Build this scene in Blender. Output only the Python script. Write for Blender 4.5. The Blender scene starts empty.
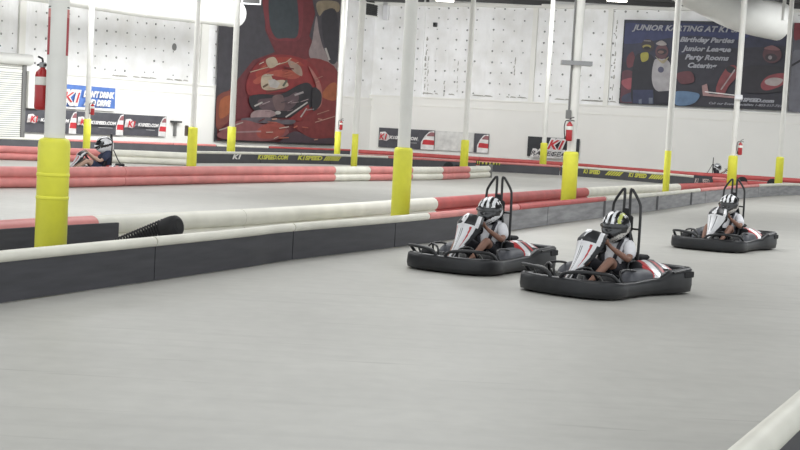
import bpy, math, random
from mathutils import Vector, Matrix
random.seed(7)
SC = bpy.context.scene
COL = SC.collection
# ------------------------------------------------------------------ camera
F_PX = 1350.0; CAM_H = 1.85
PITCH = math.atan(95.85 / F_PX); ROLL = math.radians(3.15)
FWD = Vector((0, math.cos(PITCH), -math.sin(PITCH)))
U0 = Vector((0, math.sin(PITCH), math.cos(PITCH))); R0 = Vector((1, 0, 0))
RGT = R0 * math.cos(ROLL) + U0 * math.sin(ROLL)
UP = -R0 * math.sin(ROLL) + U0 * math.cos(ROLL)
cam_d = bpy.data.cameras.new('camera'); cam = bpy.data.objects.new('camera', cam_d); COL.objects.link(cam)
cam_d.sensor_width = 36; cam_d.lens = 36 * F_PX / 800; cam_d.clip_end = 400
cam.matrix_world = Matrix(((RGT.x, UP.x, -FWD.x, 0), (RGT.y, UP.y, -FWD.y, 0), (RGT.z, UP.z, -FWD.z, CAM_H), (0, 0, 0, 1)))
SC.camera = cam
# ------------------------------------------------------------------ world, light, exposure
w = bpy.data.worlds.new('world'); SC.world = w; w.use_nodes = True
w.node_tree.nodes['Background'].inputs[0].default_value = (0.93, 0.97, 1.0, 1)
w.node_tree.nodes['Background'].inputs[1].default_value = 1.3
SC.view_settings.view_transform = 'Standard'; SC.view_settings.look = 'None'
SC.view_settings.exposure = 0.1; SC.view_settings.gamma = 1.0; SC.view_settings.use_curve_mapping = False
def area(name, loc, sx, sy, power, col=(0.975, 0.99, 1.0)):
    d = bpy.data.lights.new(name, 'AREA'); d.shape = 'RECTANGLE'; d.size = sx; d.size_y = sy; d.energy = power; d.color = col
    o = bpy.data.objects.new(name, d); o.location = loc; COL.objects.link(o); return o
for (x, y, pw) in ((-12, 11, 330), (0, 11, 330), (12, 11, 330), (-13, 25, 780), (-1, 25, 780), (12, 25, 780), (-11, 43, 900), (2, 43, 900), (16, 43, 900), (-9, 58, 600), (9, 58, 600), (23, 58, 600)):
    area('ceiling_area_light', (x, y, 8.9), 6, 6, pw)
# added unseen area lights in rows, tilted to brighten the two far walls
def wall_fill(x, y, dx, dy, power):
    o = area('added_wall_light', (x, y, 9.1), 5, 1.2, power)
    o.rotation_euler = Vector((-dx, -dy, .62)).normalized().to_track_quat('Z', 'X').to_euler()
    return o
WALL_FILLS = []
# ------------------------------------------------------------------ pixel -> place helpers
def hor(x): return 129 + .055 * (x - 400)
def ray(px, py):
    return (FWD * F_PX + RGT * (px - 400) + UP * (225 - py)).normalized()
CAMP = Vector((0, 0, CAM_H))
def G(px, py, h=0.0):
    r = ray(px, py); t = (h - CAM_H) / r.z
    return CAMP + r * t
def at(px, ppm, h=0.0):
    """point seen in column px at height h, at the depth where a metre measures ppm pixels"""
    r = ray(px, hor(px) + (CAM_H - h) * ppm); t = (F_PX / ppm) / r.y
    p = CAMP + r * t; return Vector((p.x, p.y, h))
# ------------------------------------------------------------------ materials
MATS = {}
def lin(c):
    return tuple((v / 255 / 12.92) if v / 255 <= .04045 else ((v / 255 + .055) / 1.055) ** 2.4 for v in c)
def mat(name, rgb, rough=.5, metal=0, var=0, scale=8, spec=.5, coat=0, emit=0, alpha=1, stretch=(1, 1, 1), bump=0):
    if name in MATS: return MATS[name]
    m = bpy.data.materials.new(name); m.use_nodes = True; nt = m.node_tree; b = nt.nodes['Principled BSDF']
    c = lin(rgb)
    b.inputs['Base Color'].default_value = (*c, 1); b.inputs['Roughness'].default_value = rough; b.inputs['Metallic'].default_value = metal
    b.inputs['Specular IOR Level'].default_value = spec
    if coat: b.inputs['Coat Weight'].default_value = coat
    if alpha < 1: b.inputs['Alpha'].default_value = alpha
    if emit:
        b.inputs['Emission Color'].default_value = (*c, 1); b.inputs['Emission Strength'].default_value = emit
    if var or bump:
        tc = nt.nodes.new('ShaderNodeTexCoord'); mp = nt.nodes.new('ShaderNodeMapping'); mp.inputs['Scale'].default_value = stretch
        n = nt.nodes.new('ShaderNodeTexNoise'); n.inputs['Scale'].default_value = scale; n.inputs['Detail'].default_value = 6
        nt.links.new(tc.outputs['Object'], mp.inputs[0]); nt.links.new(mp.outputs[0], n.inputs['Vector'])
        r = nt.nodes.new('ShaderNodeValToRGB')
        r.color_ramp.elements[0].position = .3; r.color_ramp.elements[1].position = .7
        r.color_ramp.elements[0].color = (*[max(0, v * (1 - var)) for v in c], 1)
        r.color_ramp.elements[1].color = (*[min(1, v * (1 + var)) for v in c], 1)
        nt.links.new(n.outputs[0], r.inputs[0]); nt.links.new(r.outputs[0], b.inputs['Base Color'])
        if bump:
            bp = nt.nodes.new('ShaderNodeBump'); bp.inputs['Strength'].default_value = bump; bp.inputs['Distance'].default_value = .02
            nt.links.new(n.outputs[0], bp.inputs['Height']); nt.links.new(bp.outputs[0], b.inputs['Normal'])
    MATS[name] = m; return m
mat('pole_paint', (228, 227, 221), .45, var=.04, scale=3)
mat('yellow_plastic', (232, 230, 74), .42, var=.05, scale=5, bump=.1)
mat('tube_white', (222, 220, 208), .5, var=.08, scale=2.5)
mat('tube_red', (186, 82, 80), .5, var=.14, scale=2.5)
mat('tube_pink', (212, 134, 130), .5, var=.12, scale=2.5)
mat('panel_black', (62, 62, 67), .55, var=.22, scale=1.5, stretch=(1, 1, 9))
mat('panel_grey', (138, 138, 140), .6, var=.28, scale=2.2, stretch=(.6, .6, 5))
mat('panel_far', (78, 78, 82), .6, var=.12, scale=2)
mat('post_dark', (96, 96, 98), .6)
mat('post_grey', (120, 120, 118), .5)
mat('kart_black', (34, 35, 38), .42, var=.25, scale=6, spec=.5)
mat('rubber', (36, 36, 38), .8, var=.15, scale=10)
mat('steel_black', (26, 26, 28), .35, spec=.6)
mat('steel', (150, 150, 150), .35, metal=.8)
mat('kart_white', (228, 228, 230), .3, spec=.6, coat=.3)
mat('kart_red', (190, 55, 58), .35, coat=.2)
mat('kart_grey', (84, 86, 92), .5, var=.1)
mat('skin_brown', (142, 106, 90), .55, var=.06, scale=14)
mat('skin_light', (205, 170, 150), .55, var=.06, scale=14)
mat('cloth_white', (232, 232, 236), .8, var=.05, scale=12, bump=.3)
mat('cloth_navy', (60, 68, 92), .85, var=.12, scale=12, bump=.3)
mat('cloth_dark', (50, 50, 56), .85, var=.12, scale=12, bump=.3)
mat('cloth_khaki', (188, 180, 165), .85, var=.08, scale=12, bump=.3)
mat('helmet_black', (24, 25, 28), .22, spec=.6, coat=.4)
mat('helmet_white', (236, 238, 240), .25, coat=.4)
mat('helmet_lime', (196, 204, 110), .3, coat=.4)
mat('helmet_silver', (205, 202, 196), .3, coat=.3)
mat('visor', (92, 72, 66), .16, spec=.9, coat=.6)
mat('ext_red', (176, 30, 36), .3, coat=.3)
mat('lamp_glow', (255, 252, 240), .5, emit=6)
mat('deck', (112, 108, 102), .6, var=.15, scale=.6)
mat('duct_white', (222, 222, 218), .45, var=.04, scale=1.5)
mat('trim_white', (235, 234, 228), .5, var=.04, scale=.7)
mat('dark_steel', (70, 70, 70), .5)
def pm(rgb, rough=.55):
    return mat('print_%02x%02x%02x' % tuple(rgb), rgb, rough, var=.16, scale=2.6)
def floor_mat():
    m = bpy.data.materials.new('concrete'); m.use_nodes = True; nt = m.node_tree; b = nt.nodes['Principled BSDF']
    tc = nt.nodes.new('ShaderNodeTexCoord')
    def noise(scale, st, rot=0, detail=8):
        mp = nt.nodes.new('ShaderNodeMapping'); mp.inputs['Scale'].default_value = st; mp.inputs['Rotation'].default_value = (0, 0, rot)
        n = nt.nodes.new('ShaderNodeTexNoise'); n.inputs['Scale'].default_value = scale; n.inputs['Detail'].default_value = detail
        nt.links.new(tc.outputs['Object'], mp.inputs[0]); nt.links.new(mp.outputs[0], n.inputs['Vector']); return n
    def ramp(n, p0, p1, c0, c1):
        r = nt.nodes.new('ShaderNodeValToRGB'); r.color_ramp.elements[0].position = p0; r.color_ramp.elements[1].position = p1
        r.color_ramp.elements[0].color = (c0, c0, c0, 1); r.color_ramp.elements[1].color = (c1, c1, c1, 1)
        nt.links.new(n.outputs[0], r.inputs[0]); return r
    def mul(a, c):
        x = nt.nodes.new('ShaderNodeMix'); x.data_type = 'RGBA'; x.blend_type = 'MULTIPLY'; x.inputs[0].default_value = 1
        nt.links.new(a, x.inputs[6]); nt.links.new(c, x.inputs[7]); return x.outputs[2]
    big = ramp(noise(.45, (1, 1, 1)), .3, .7, .93, 1.05)
    fine = ramp(noise(5, (1, 1, 1)), .3, .7, .95, 1.03)
    s1 = ramp(noise(.9, (.35, 5, 1), math.radians(-35)), .34, .46, .955, 1.0)       # faint skid streaks along the lane
    s2 = ramp(noise(1.4, (.3, 7, 1), math.radians(-60)), .29, .36, .84, 1.0)
    base = nt.nodes.new('ShaderNodeRGB'); base.outputs[0].default_value = (*lin((184, 183, 177)), 1)
    o = mul(base.outputs[0], big.outputs[0]); o = mul(o, fine.outputs[0]); o = mul(o, s1.outputs[0]); o = mul(o, s2.outputs[0])
    nt.links.new(o, b.inputs['Base Color']); b.inputs['Roughness'].default_value = .5; b.inputs['Specular IOR Level'].default_value = .25
    return m
def insulation_mat():
    """white quilted insulation held by rows of pins"""
    m = bpy.data.materials.new('insulation'); m.use_nodes = True; nt = m.node_tree; b = nt.nodes['Principled BSDF']
    tc = nt.nodes.new('ShaderNodeTexCoord')
    n = nt.nodes.new('ShaderNodeTexNoise'); n.inputs['Scale'].default_value = .8; n.inputs['Detail'].default_value = 8
    nt.links.new(tc.outputs['Object'], n.inputs['Vector'])
    r = nt.nodes.new('ShaderNodeValToRGB'); r.color_ramp.elements[0].position = .3; r.color_ramp.elements[1].position = .62
    r.color_ramp.elements[0].color = (*lin((228, 227, 224)), 1); r.color_ramp.elements[1].color = (*lin((245, 245, 245)), 1)
    nt.links.new(n.outputs[0], r.inputs[0])
    n2 = nt.nodes.new('ShaderNodeTexNoise'); n2.inputs['Scale'].default_value = 2.5; n2.inputs['Detail'].default_value = 5
    mp = nt.nodes.new('ShaderNodeMapping'); mp.inputs['Scale'].default_value = (1, 1, .25)
    nt.links.new(tc.outputs['Object'], mp.inputs[0]); nt.links.new(mp.outputs[0], n2.inputs['Vector'])
    bp = nt.nodes.new('ShaderNodeBump'); bp.inputs['Strength'].default_value = .5; bp.inputs['Distance'].default_value = .12
    nt.links.new(n2.outputs[0], bp.inputs['Height']); nt.links.new(bp.outputs[0], b.inputs['Normal'])
    nt.links.new(r.outputs[0], b.inputs['Base Color']); b.inputs['Roughness'].default_value = .45
    return m
def wall_mat():
    m = mat('wall_paint', (235, 234, 229), .55, var=.03, scale=.35); return m
# ------------------------------------------------------------------ mesh builder
class MB:
    def __init__(s): s.v = []; s.f = []; s.m = []; s.mats = []; s.sm = []
    def mi(s, name):
        mt = MATS[name] if isinstance(name, str) else name
        if mt not in s.mats: s.mats.append(mt)
        return s.mats.index(mt)
    def add(s, vs, fs, m, smooth=False, M=None):
        k = len(s.v); i = s.mi(m)
        s.v += [tuple(M @ Vector(p)) if M else tuple(p) for p in vs]
        for f in fs: s.f.append(tuple(k + a for a in f)); s.m.append(i); s.sm.append(smooth)
    def box(s, x0, x1, y0, y1, z0, z1, m, M=None, taper=0):
        t = taper
        vs = [(x0, y0, z0), (x1, y0, z0), (x1, y1, z0), (x0, y1, z0), (x0 + t, y0 + t, z1), (x1 - t, y0 + t, z1), (x1 - t, y1 - t, z1), (x0 + t, y1 - t, z1)]
        s.add(vs, [(3, 2, 1, 0), (4, 5, 6, 7), (0, 1, 5, 4), (1, 2, 6, 5), (2, 3, 7, 6), (3, 0, 4, 7)], m, M=M)
    def bbox(s, x0, x1, y0, y1, z0, z1, m, b=.01, M=None):
        """bevelled box: three stacked rings"""
        def ring(i, z): return [(x0 + i, y0, z), (x1 - i, y0, z), (x1, y0 + i, z), (x1, y1 - i, z), (x1 - i, y1, z), (x0 + i, y1, z), (x0, y1 - i, z), (x0, y0 + i, z)]
        def ins(r, d): 
            cx = (x0 + x1) / 2; cy = (y0 + y1) / 2
            return [(p[0] + (d if p[0] < cx else -d), p[1] + (d if p[1] < cy else -d), p[2]) for p in r]
        rs = [ins(ring(b, z0), b), ring(b, z0 + b), ring(b, z1 - b), ins(ring(b, z1), b)]
        vs = sum(rs, []); fs = [tuple(range(7, -1, -1)), tuple(range(24, 32))]
        for k in range(3):
            for i in range(8): j = (i + 1) % 8; fs.append((k * 8 + i, k * 8 + j, k * 8 + 8 + j, k * 8 + 8 + i))
        s.add(vs, fs, m, M=M)
    def tube(s, pts, r, m, seg=10, closed=False, caps=True, rs=None):
        P = [Vector(p) for p in pts]; n = len(P); rings = []
        prev = None
        for i in range(n):
            if closed: t = P[(i + 1) % n] - P[i - 1]
            else: t = P[min(i + 1, n - 1)] - P[max(i - 1, 0)]
            t = t.normalized() if t.length > 1e-9 else Vector((0, 0, 1))
            if prev is None:
                a = Vector((0, 0, 1)) if abs(t.z) < .9 else Vector((1, 0, 0)); nx = (a - t * a.dot(t)).normalized()
            else:
                nx = prev - t * prev.dot(t); nx = nx.normalized() if nx.length > 1e-6 else t.orthogonal().normalized()
            prev = nx; by = t.cross(nx); rr = rs[i] if rs else r
            rings.append([P[i] + (nx * math.cos(2 * math.pi * k / seg) + by * math.sin(2 * math.pi * k / seg)) * rr for k in range(seg)])
        vs = sum(rings, []); fs = []
        for i in range(n if closed else n - 1):
            j = (i + 1) % n
            for k in range(seg): l = (k + 1) % seg; fs.append((i * seg + k, i * seg + l, j * seg + l, j * seg + k))
        s.add(vs, fs, m, True)
        if caps and not closed:
            s.add(rings[0], [tuple(range(seg - 1, -1, -1))], m); s.add(rings[-1], [tuple(range(seg))], m)
    def lathe(s, prof, m, seg=24, M=None, smooth=True):
        vs = []; fs = []
        for (r, z) in prof: vs += [(r * math.cos(2 * math.pi * k / seg), r * math.sin(2 * math.pi * k / seg), z) for k in range(seg)]
        for i in range(len(prof) - 1):
            for k in range(seg): l = (k + 1) % seg; fs.append((i * seg + k, i * seg + l, (i + 1) * seg + l, (i + 1) * seg + k))
        fs.append(tuple(range(seg - 1, -1, -1))); fs.append(tuple((len(prof) - 1) * seg + k for k in range(seg)))
        s.add(vs, fs, m, smooth, M)
    def grid(s, fn, nu, nv, m, mfn=None, closed_u=False, smooth=True):
        vs = [fn(i / nu, j / nv) for j in range(nv + 1) for i in range(nu + (0 if closed_u else 1))]
        W = nu if closed_u else nu + 1
        k0 = len(s.v); s.v += [tuple(p) for p in vs]
        for j in range(nv):
            for i in range(nu):
                a = j * W + i; b_ = j * W + (i + 1) % W
                s.f.append((k0 + a, k0 + b_, k0 + b_ + W, k0 + a + W)); s.sm.append(smooth)
                s.m.append(s.mi(mfn((i + .5) / nu, (j + .5) / nv) if mfn else m))
    def build(s, name, parent=None, origin=None):
        me = bpy.data.meshes.new(name); o = Vector(origin) if origin is not None else Vector((0, 0, 0))
        me.from_pydata([tuple(Vector(p) - o) for p in s.v], [], s.f)
        for mt in s.mats: me.materials.append(mt)
        me.polygons.foreach_set('material_index', s.m); me.polygons.foreach_set('use_smooth', s.sm); me.update()
        ob = bpy.data.objects.new(name, me); COL.objects.link(ob)
        if parent: ob.parent = parent
        elif origin is not None: ob.location = o
        return ob
def tag(o, label=None, cat=None, group=None, kind=None):
    if label: o['label'] = label
    if cat: o['category'] = cat
    if group: o['group'] = group
    if kind: o['kind'] = kind
    return o
def empty(name, loc, rz=0, **k):
    e = bpy.data.objects.new(name, None); e.empty_display_size = .1; COL.objects.link(e); e.location = loc; e.rotation_euler = (0, 0, rz); tag(e, **k); return e
def solidify(o, t, off=-1):
    md = o.modifiers.new('solid', 'SOLIDIFY'); md.thickness = t; md.offset = off; return o
def smooth_path(pts, n=8, closed=False):
    P = [Vector(p) for p in pts]; out = []; N = len(P)
    for i in range(N if closed else N - 1):
        if closed: a, b, c, d = P[i - 1], P[i], P[(i + 1) % N], P[(i + 2) % N]
        else: a, b, c, d = P[max(i - 1, 0)], P[i], P[i + 1], P[min(i + 2, N - 1)]
        for k in range(n):
            t = k / n; out.append(.5 * ((2 * b) + (c - a) * t + (2 * a - 5 * b + 4 * c - d) * t * t + (3 * b - a - 3 * c + d) * t ** 3))
    if not closed: out.append(P[-1])
    return out
# ------------------------------------------------------------------ walls
def wall_ppm(px): return 16.2 * (1 + (8.5e-4 * (368 - px) if px < 368 else 3.1e-4 * (px - 368)))
class Wall:
    def __init__(s, pxa, pxb):
        s.a = at(pxa, wall_ppm(pxa)); s.b = at(pxb, wall_ppm(pxb)); s.d = (s.b - s.a).normalized(); s.n = Vector((s.d.y, -s.d.x, 0))  # n towards the camera side
        if s.n.y > 0: s.n = -s.n
        s.rz = math.atan2(s.d.y, s.d.x)
    def hit(s, px, py):
        r = ray(px, py); t = (s.a - CAMP).dot(s.n) / r.dot(s.n); p = CAMP + r * t
        return (p - s.a).dot(s.d), p.z           # (distance along wall, height)
    def P(s, u, z, off=0): 
        p = s.a + s.d * u + s.n * off; return Vector((p.x, p.y, z))
    def M(s, u, z, off=0):
        return Matrix.Translation(s.P(u, z, off)) @ Matrix.Rotation(s.rz, 4, 'Z')
WL = Wall(0, 368); WR = Wall(368, 800)
WR.a = WL.b.copy(); WR.b = at(800, wall_ppm(800)); WR.d = (WR.b - WR.a).normalized(); WR.n = Vector((WR.d.y, -WR.d.x, 0)); WR.n = -WR.n if WR.n.y > 0 else WR.n; WR.rz = math.atan2(WR.d.y, WR.d.x)
CEIL = 9.72
for W_, dist, rows in ((WL, 9.5, ((-3, 650), (3, 1150), (9, 980), (15, 330), (21, 110))), (WR, 10.5, ((3, 110), (9, 430), (15, 370), (21, 190), (27, 160), (33, 200)))):
    for u_, pw in rows:
        q_ = W_.a + W_.d * u_ + W_.n * dist; wall_fill(q_.x, q_.y, -W_.n.x, -W_.n.y, pw)
LEN_L = (WL.b - WL.a).length
insul = insulation_mat(); wpaint = wall_mat()
zl = WR.hit(600, 106)[1]      # height of the ledge between smooth lower wall and quilted upper wall
zl2 = WL.hit(130, 80)[1]
def wall_obj(name, W, u0, u1, zledge):
    root = MB(); M = Matrix.Translation(W.a) @ Matrix.Rotation(W.rz, 4, 'Z')
    root.box(u0, u1, 0, .3, 0, CEIL, insul, M)          # backing and quilted face
    root.box(u0, u1, -.14, 0, 0, zledge, wpaint, M)     # thicker smooth lower wall
    o = root.build(name); tag(o, kind='structure'); return o
wl = wall_obj('wall_left', WL, -12, LEN_L + .1, zl2)
wr = wall_obj('wall_right', WR, -.1, 42, zl)
def pins(W, u0, u1, z0, z1, name, du=.62, dz=.62):
    b = MB(); u = u0
    while u < u1:
        z = z0
        while z < z1:
            if random.random() < .86:
                s_ = random.uniform(.03, .065); M = W.M(u + random.uniform(-.05, .05), z + random.uniform(-.05, .05), .015)
                b.lathe([(0.001, -.0), (s_, 0), (s_ * .6, .02), (.001, .03)], 'pin_grey', 8, M @ Matrix.Rotation(math.pi / 2, 4, 'X'))
            z += dz
        u += du if int(u * 10) % 3 else du * 1.7
    o = b.build(name); tag(o, kind='structure'); return o
mat('pin_grey', (150, 150, 148), .6)
pins(WR, .6, 36, zl + .45, CEIL - .5, 'trim_1'); pins(WL, -2, LEN_L - .5, zl2 + .45, CEIL - .8, 'trim_2')
t = MB()
M = Matrix.Translation(WR.a) @ Matrix.Rotation(WR.rz, 4, 'Z')
t.box(-.1, 42, -.2, 0, zl - .02, zl + .06, 'trim_white', M); t.box(-.1, 42, -.18, 0, zl - .5, zl - .44, 'trim_white', M)
t.box(-.1, 42, -.3, 0, CEIL - .42, CEIL - .2, 'trim_white', M)
ML = Matrix.Translation(WL.a) @ Matrix.Rotation(WL.rz, 4, 'Z')
t.box(-12, LEN_L, -.2, 0, zl2 - .02, zl2 + .06, 'trim_white', ML); t.box(-12, LEN_L, -.18, 0, zl2 - .5, zl2 - .44, 'trim_white', ML)
tag(t.build('trim_3'), kind='structure')
t = MB()
for px in (608, 533, 421):
    u = WR.hit(px, 60)[0]; t.box(u - .12, u + .16, -.12, .0, zl + .06, CEIL, 'trim_white' if px != 421 else insul, M)
for px in (21, 204, 340):
    u = WL.hit(px, 30)[0]; wd = .35 if px != 204 else .5; t.box(u - wd / 2, u + wd / 2, -.14, 0, zl2 + .06, CEIL, 'trim_white', ML)
tag(t.build('trim_4'), kind='structure')
# stains on seams
# floor and ceiling
fl = MB(); fl.add([(-45, -6, 0), (50, -6, 0), (50, 95, 0), (-45, 95, 0)], [(0, 1, 2, 3)], floor_mat()); tag(fl.build('floor'), kind='structure')
ce = MB(); ce.box(-45, 50, 2, 95, CEIL, CEIL + .2, 'deck')
for k in range(30): ce.box(-45, 50, 4 + k * 3, 4.18 + k * 3, CEIL - .28, CEIL, 'dark_steel')
tag(ce.build('ceiling'), kind='structure')
st = MB(); random.seed(3)      # grime in the seams of the quilted wall
mat('grime', (176, 173, 166), .7)
def smudge(W, px, y0, y1, wd):
    u, za = W.hit(px, y1); _, zb = W.hit(px, y0); z = za
    while z < zb:
        h_ = random.uniform(.08, .3); w2 = wd * random.uniform(.3, 1); uu = u + random.uniform(-.04, .04); M_ = W.M(uu, z, .004 + random.uniform(.012, .03))
        st.add([(-w2, 0, 0), (w2 * .3, 0, -.03), (w2, 0, h_ * .4), (w2 * .4, 0, h_), (-w2 * .5, 0, h_ * .8)], [(0, 1, 2, 3, 4)], 'grime', M=M_); z += h_ * random.uniform(.8, 2.5)
for px, y0, y1, wd in ((424, 40, 94, .07), (427, 60, 94, .04), (531, 55, 97, .05), (457, 60, 92, .05), (514, 60, 75, .05), (612, 20, 100, .06), (444, 80, 96, .05)): smudge(WR, px, y0, y1, wd)
for k in range(26):
    px = random.choice((475, 500, 520, 555, 590, 600, 440)) + random.uniform(-14, 14); u, z = WR.hit(px, 97 + .045 * (px - 500)); w2 = random.uniform(.08, .4); M_ = WR.M(u, z, .02)
    st.add([(-w2, 0, 0), (w2, 0, -.02), (w2 * .5, 0, .05), (-w2 * .6, 0, .07)], [(0, 1, 2, 3)], 'grime', M=M_)
for k in range(16):
    px = random.uniform(100, 190); u, z = WL.hit(px, 75 + .07 * (px - 100)); w2 = random.uniform(.08, .3); M_ = WL.M(u, z, .02)
    st.add([(-w2, 0, 0), (w2, 0, -.02), (w2 * .5, 0, .05), (-w2 * .6, 0, .07)], [(0, 1, 2, 3)], 'grime', M=M_)
h_ = WL.hit(174, 47); st.add([(math.cos(a) * .16, 0, math.sin(a) * .2) for a in [k * math.pi / 5 for k in range(10)]], [tuple(range(10))], 'post_grey', M=WL.M(h_[0], h_[1], .03))
tag(st.build('trim_5'), kind='structure')
# ------------------------------------------------------------------ text
def text_mesh(txt, size, bold=0.0, shear=0.0, width=None):
    c = bpy.data.curves.new('t', 'FONT'); c.body = txt; c.size = size; c.offset = bold; c.shear = shear; c.resolution_u = 2
    o = bpy.data.objects.new('t', c); COL.objects.link(o); bpy.context.view_layer.update()
    me = bpy.data.meshes.new_from_object(o.evaluated_get(bpy.context.evaluated_depsgraph_get()))
    vs = [tuple(v.co) for v in me.vertices]; fs = [tuple(p.vertices) for p in me.polygons]
    bpy.data.objects.remove(o); bpy.data.meshes.remove(me); bpy.data.curves.remove(c)
    if not vs: return [], []
    x0 = min(v[0] for v in vs); x1 = max(v[0] for v in vs)
    k = (width / (x1 - x0)) if width else 1
    vs = [((v[0] - x0) * k, v[1], 0) for v in vs]
    return vs, fs
def put_text(b, txt, u, z, size, m, width=None, off=.03, bold=0, shear=0.25, rot=0, cw=None):
    """lettering laid on a face in the x-z plane that looks towards -y"""
    vs, fs = text_mesh(txt, size, bold, shear, width)
    c, s_ = math.cos(rot), math.sin(rot)
    b.add([(u + v[0] * c - v[1] * s_, -off, z + v[0] * s_ + v[1] * c) for v in vs], fs, m)
class Banner:
    """flat printed sheet on a wall, drawn in pixels of the photograph projected on the wall's own plane"""
    def __init__(s, name, W, corners, base, label, cat='banner', group=None, thick=.03, off=.22, border=None):
        s.W = W; h = [W.hit(*c) for c in corners]   # TL TR BR BL
        s.u0 = (h[0][0] + h[3][0]) / 2; s.u1 = (h[1][0] + h[2][0]) / 2; s.z1 = (h[0][1] + h[1][1]) / 2; s.z0 = (h[2][1] + h[3][1]) / 2
        s.w = s.u1 - s.u0; s.h = s.z1 - s.z0; s.off = off
        s.root = empty(name, W.P(s.u0, s.z0, off), W.rz, label=label, cat=cat, group=group)
        b = MB(); b.box(0, s.w, -thick, 0, 0, s.h, base); b.build('sheet', s.root); s.t = thick
        if border:
            b = MB(); k = .06
            for (a, c, d, e) in ((0, s.w, 0, k), (0, s.w, s.h - k, s.h), (0, k, k, s.h - k), (s.w - k, s.w, k, s.h - k)): b.box(a, c, -thick - .02, -thick, d, e, border)
            b.build('hem', s.root)
        s.art = MB(); s.lay = 0; s.txt = MB()
    def uv(s, px, py):
        u, z = s.W.hit(px, py); return (min(max(u - s.u0, .01), s.w - .01), min(max(z - s.z0, .01), s.h - .01))
    def poly(s, pts, m, smooth=False, n=6):
        q = [Vector((*s.uv(*p), 0)) for p in pts]
        if smooth: q = smooth_path(q, n, True)
        s.lay += 1; y = -s.t - .004 * s.lay
        s.art.add([(min(max(p.x, .01), s.w - .01), y, min(max(p.y, .01), s.h - .01)) for p in q], [tuple(range(len(q)))], m)
    def ell(s, cx, cy, rx, ry, m, rot=0):
        s.poly([(cx + rx * math.cos(a) * math.cos(rot) - ry * math.sin(a) * math.sin(rot), cy + rx * math.cos(a) * math.sin(rot) + ry * math.sin(a) * math.cos(rot)) for a in [k * math.pi / 12 for k in range(24)]], m)
    def line(s, a, b_, wpx, m):
        dx, dy = b_[0] - a[0], b_[1] - a[1]; L = math.hypot(dx, dy); nx, ny = -dy / L * wpx / 2, dx / L * wpx / 2
        s.poly([(a[0] + nx, a[1] + ny), (b_[0] + nx, b_[1] + ny), (b_[0] - nx, b_[1] - ny), (a[0] - nx, a[1] - ny)], m)
    def text(s, txt, px0, py_base, px1, hpx, m, bold=0, shear=.25, off=.0):
        u0, z0 = s.W.hit(px0, py_base); u1, _ = s.W.hit(px1, py_base + .03 * (px1 - px0)); _, zt = s.W.hit(px0, py_base - hpx)
        put_text(s.txt, txt, u0 - s.u0, z0 - s.z0, (zt - z0) / .7, m, u1 - u0, s.t + .12 + off, bold, shear)
    def done(s):
        if s.art.v: s.art.build('printed_artwork', s.root)
        if s.txt.v: s.txt.build('lettering', s.root)
        return s.root
# ------------------------------------------------------------------ roller door, cabinet
d = empty('door_1', WL.P(WL.hit(-12, 100)[0], 0, .14), WL.rz, kind='structure')
ua = WL.hit(-12, 100)[0]; ub = WL.hit(19, 100)[0]; ztop = WL.hit(8, 64)[1]; zc = WL.hit(8, 53)[1]
b = MB(); z = 0
while z < ztop: b.box(0, ub - ua, -.05, 0, z, z + .075, 'shutter'if False else 'trim_white'); b.box(0, ub - ua, -.03, 0, z + .075, z + .1, 'post_grey'); z += .1
b.build('curtain', d)
b = MB(); b.tube([(-.2, -.2, (ztop + zc) / 2), (ub - ua + .35, -.2, (ztop + zc) / 2)], (zc - ztop) / 2, 'duct_white', 20); b.build('roll_housing', d)
b = MB(); b.box(ub - ua, ub - ua + .2, -.12, 0, 0, ztop, 'post_grey'); b.build('guide_rail', d)
bn = MB(); h0 = WL.hit(22.5, 108); h1 = WL.hit(37, 72)
bn.bbox(0, h1[0] - h0[0], -.3, 0, 0, h1[1] - h0[1], 'trim_white', .03)
o = bn.build('wall_cabinet'); o.location = WL.P(h0[0], h0[1], .14); o.rotation_euler = (0, 0, WL.rz)
tag(o, 'white rectangular cabinet on the wall beside the roller door', 'cabinet')
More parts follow.
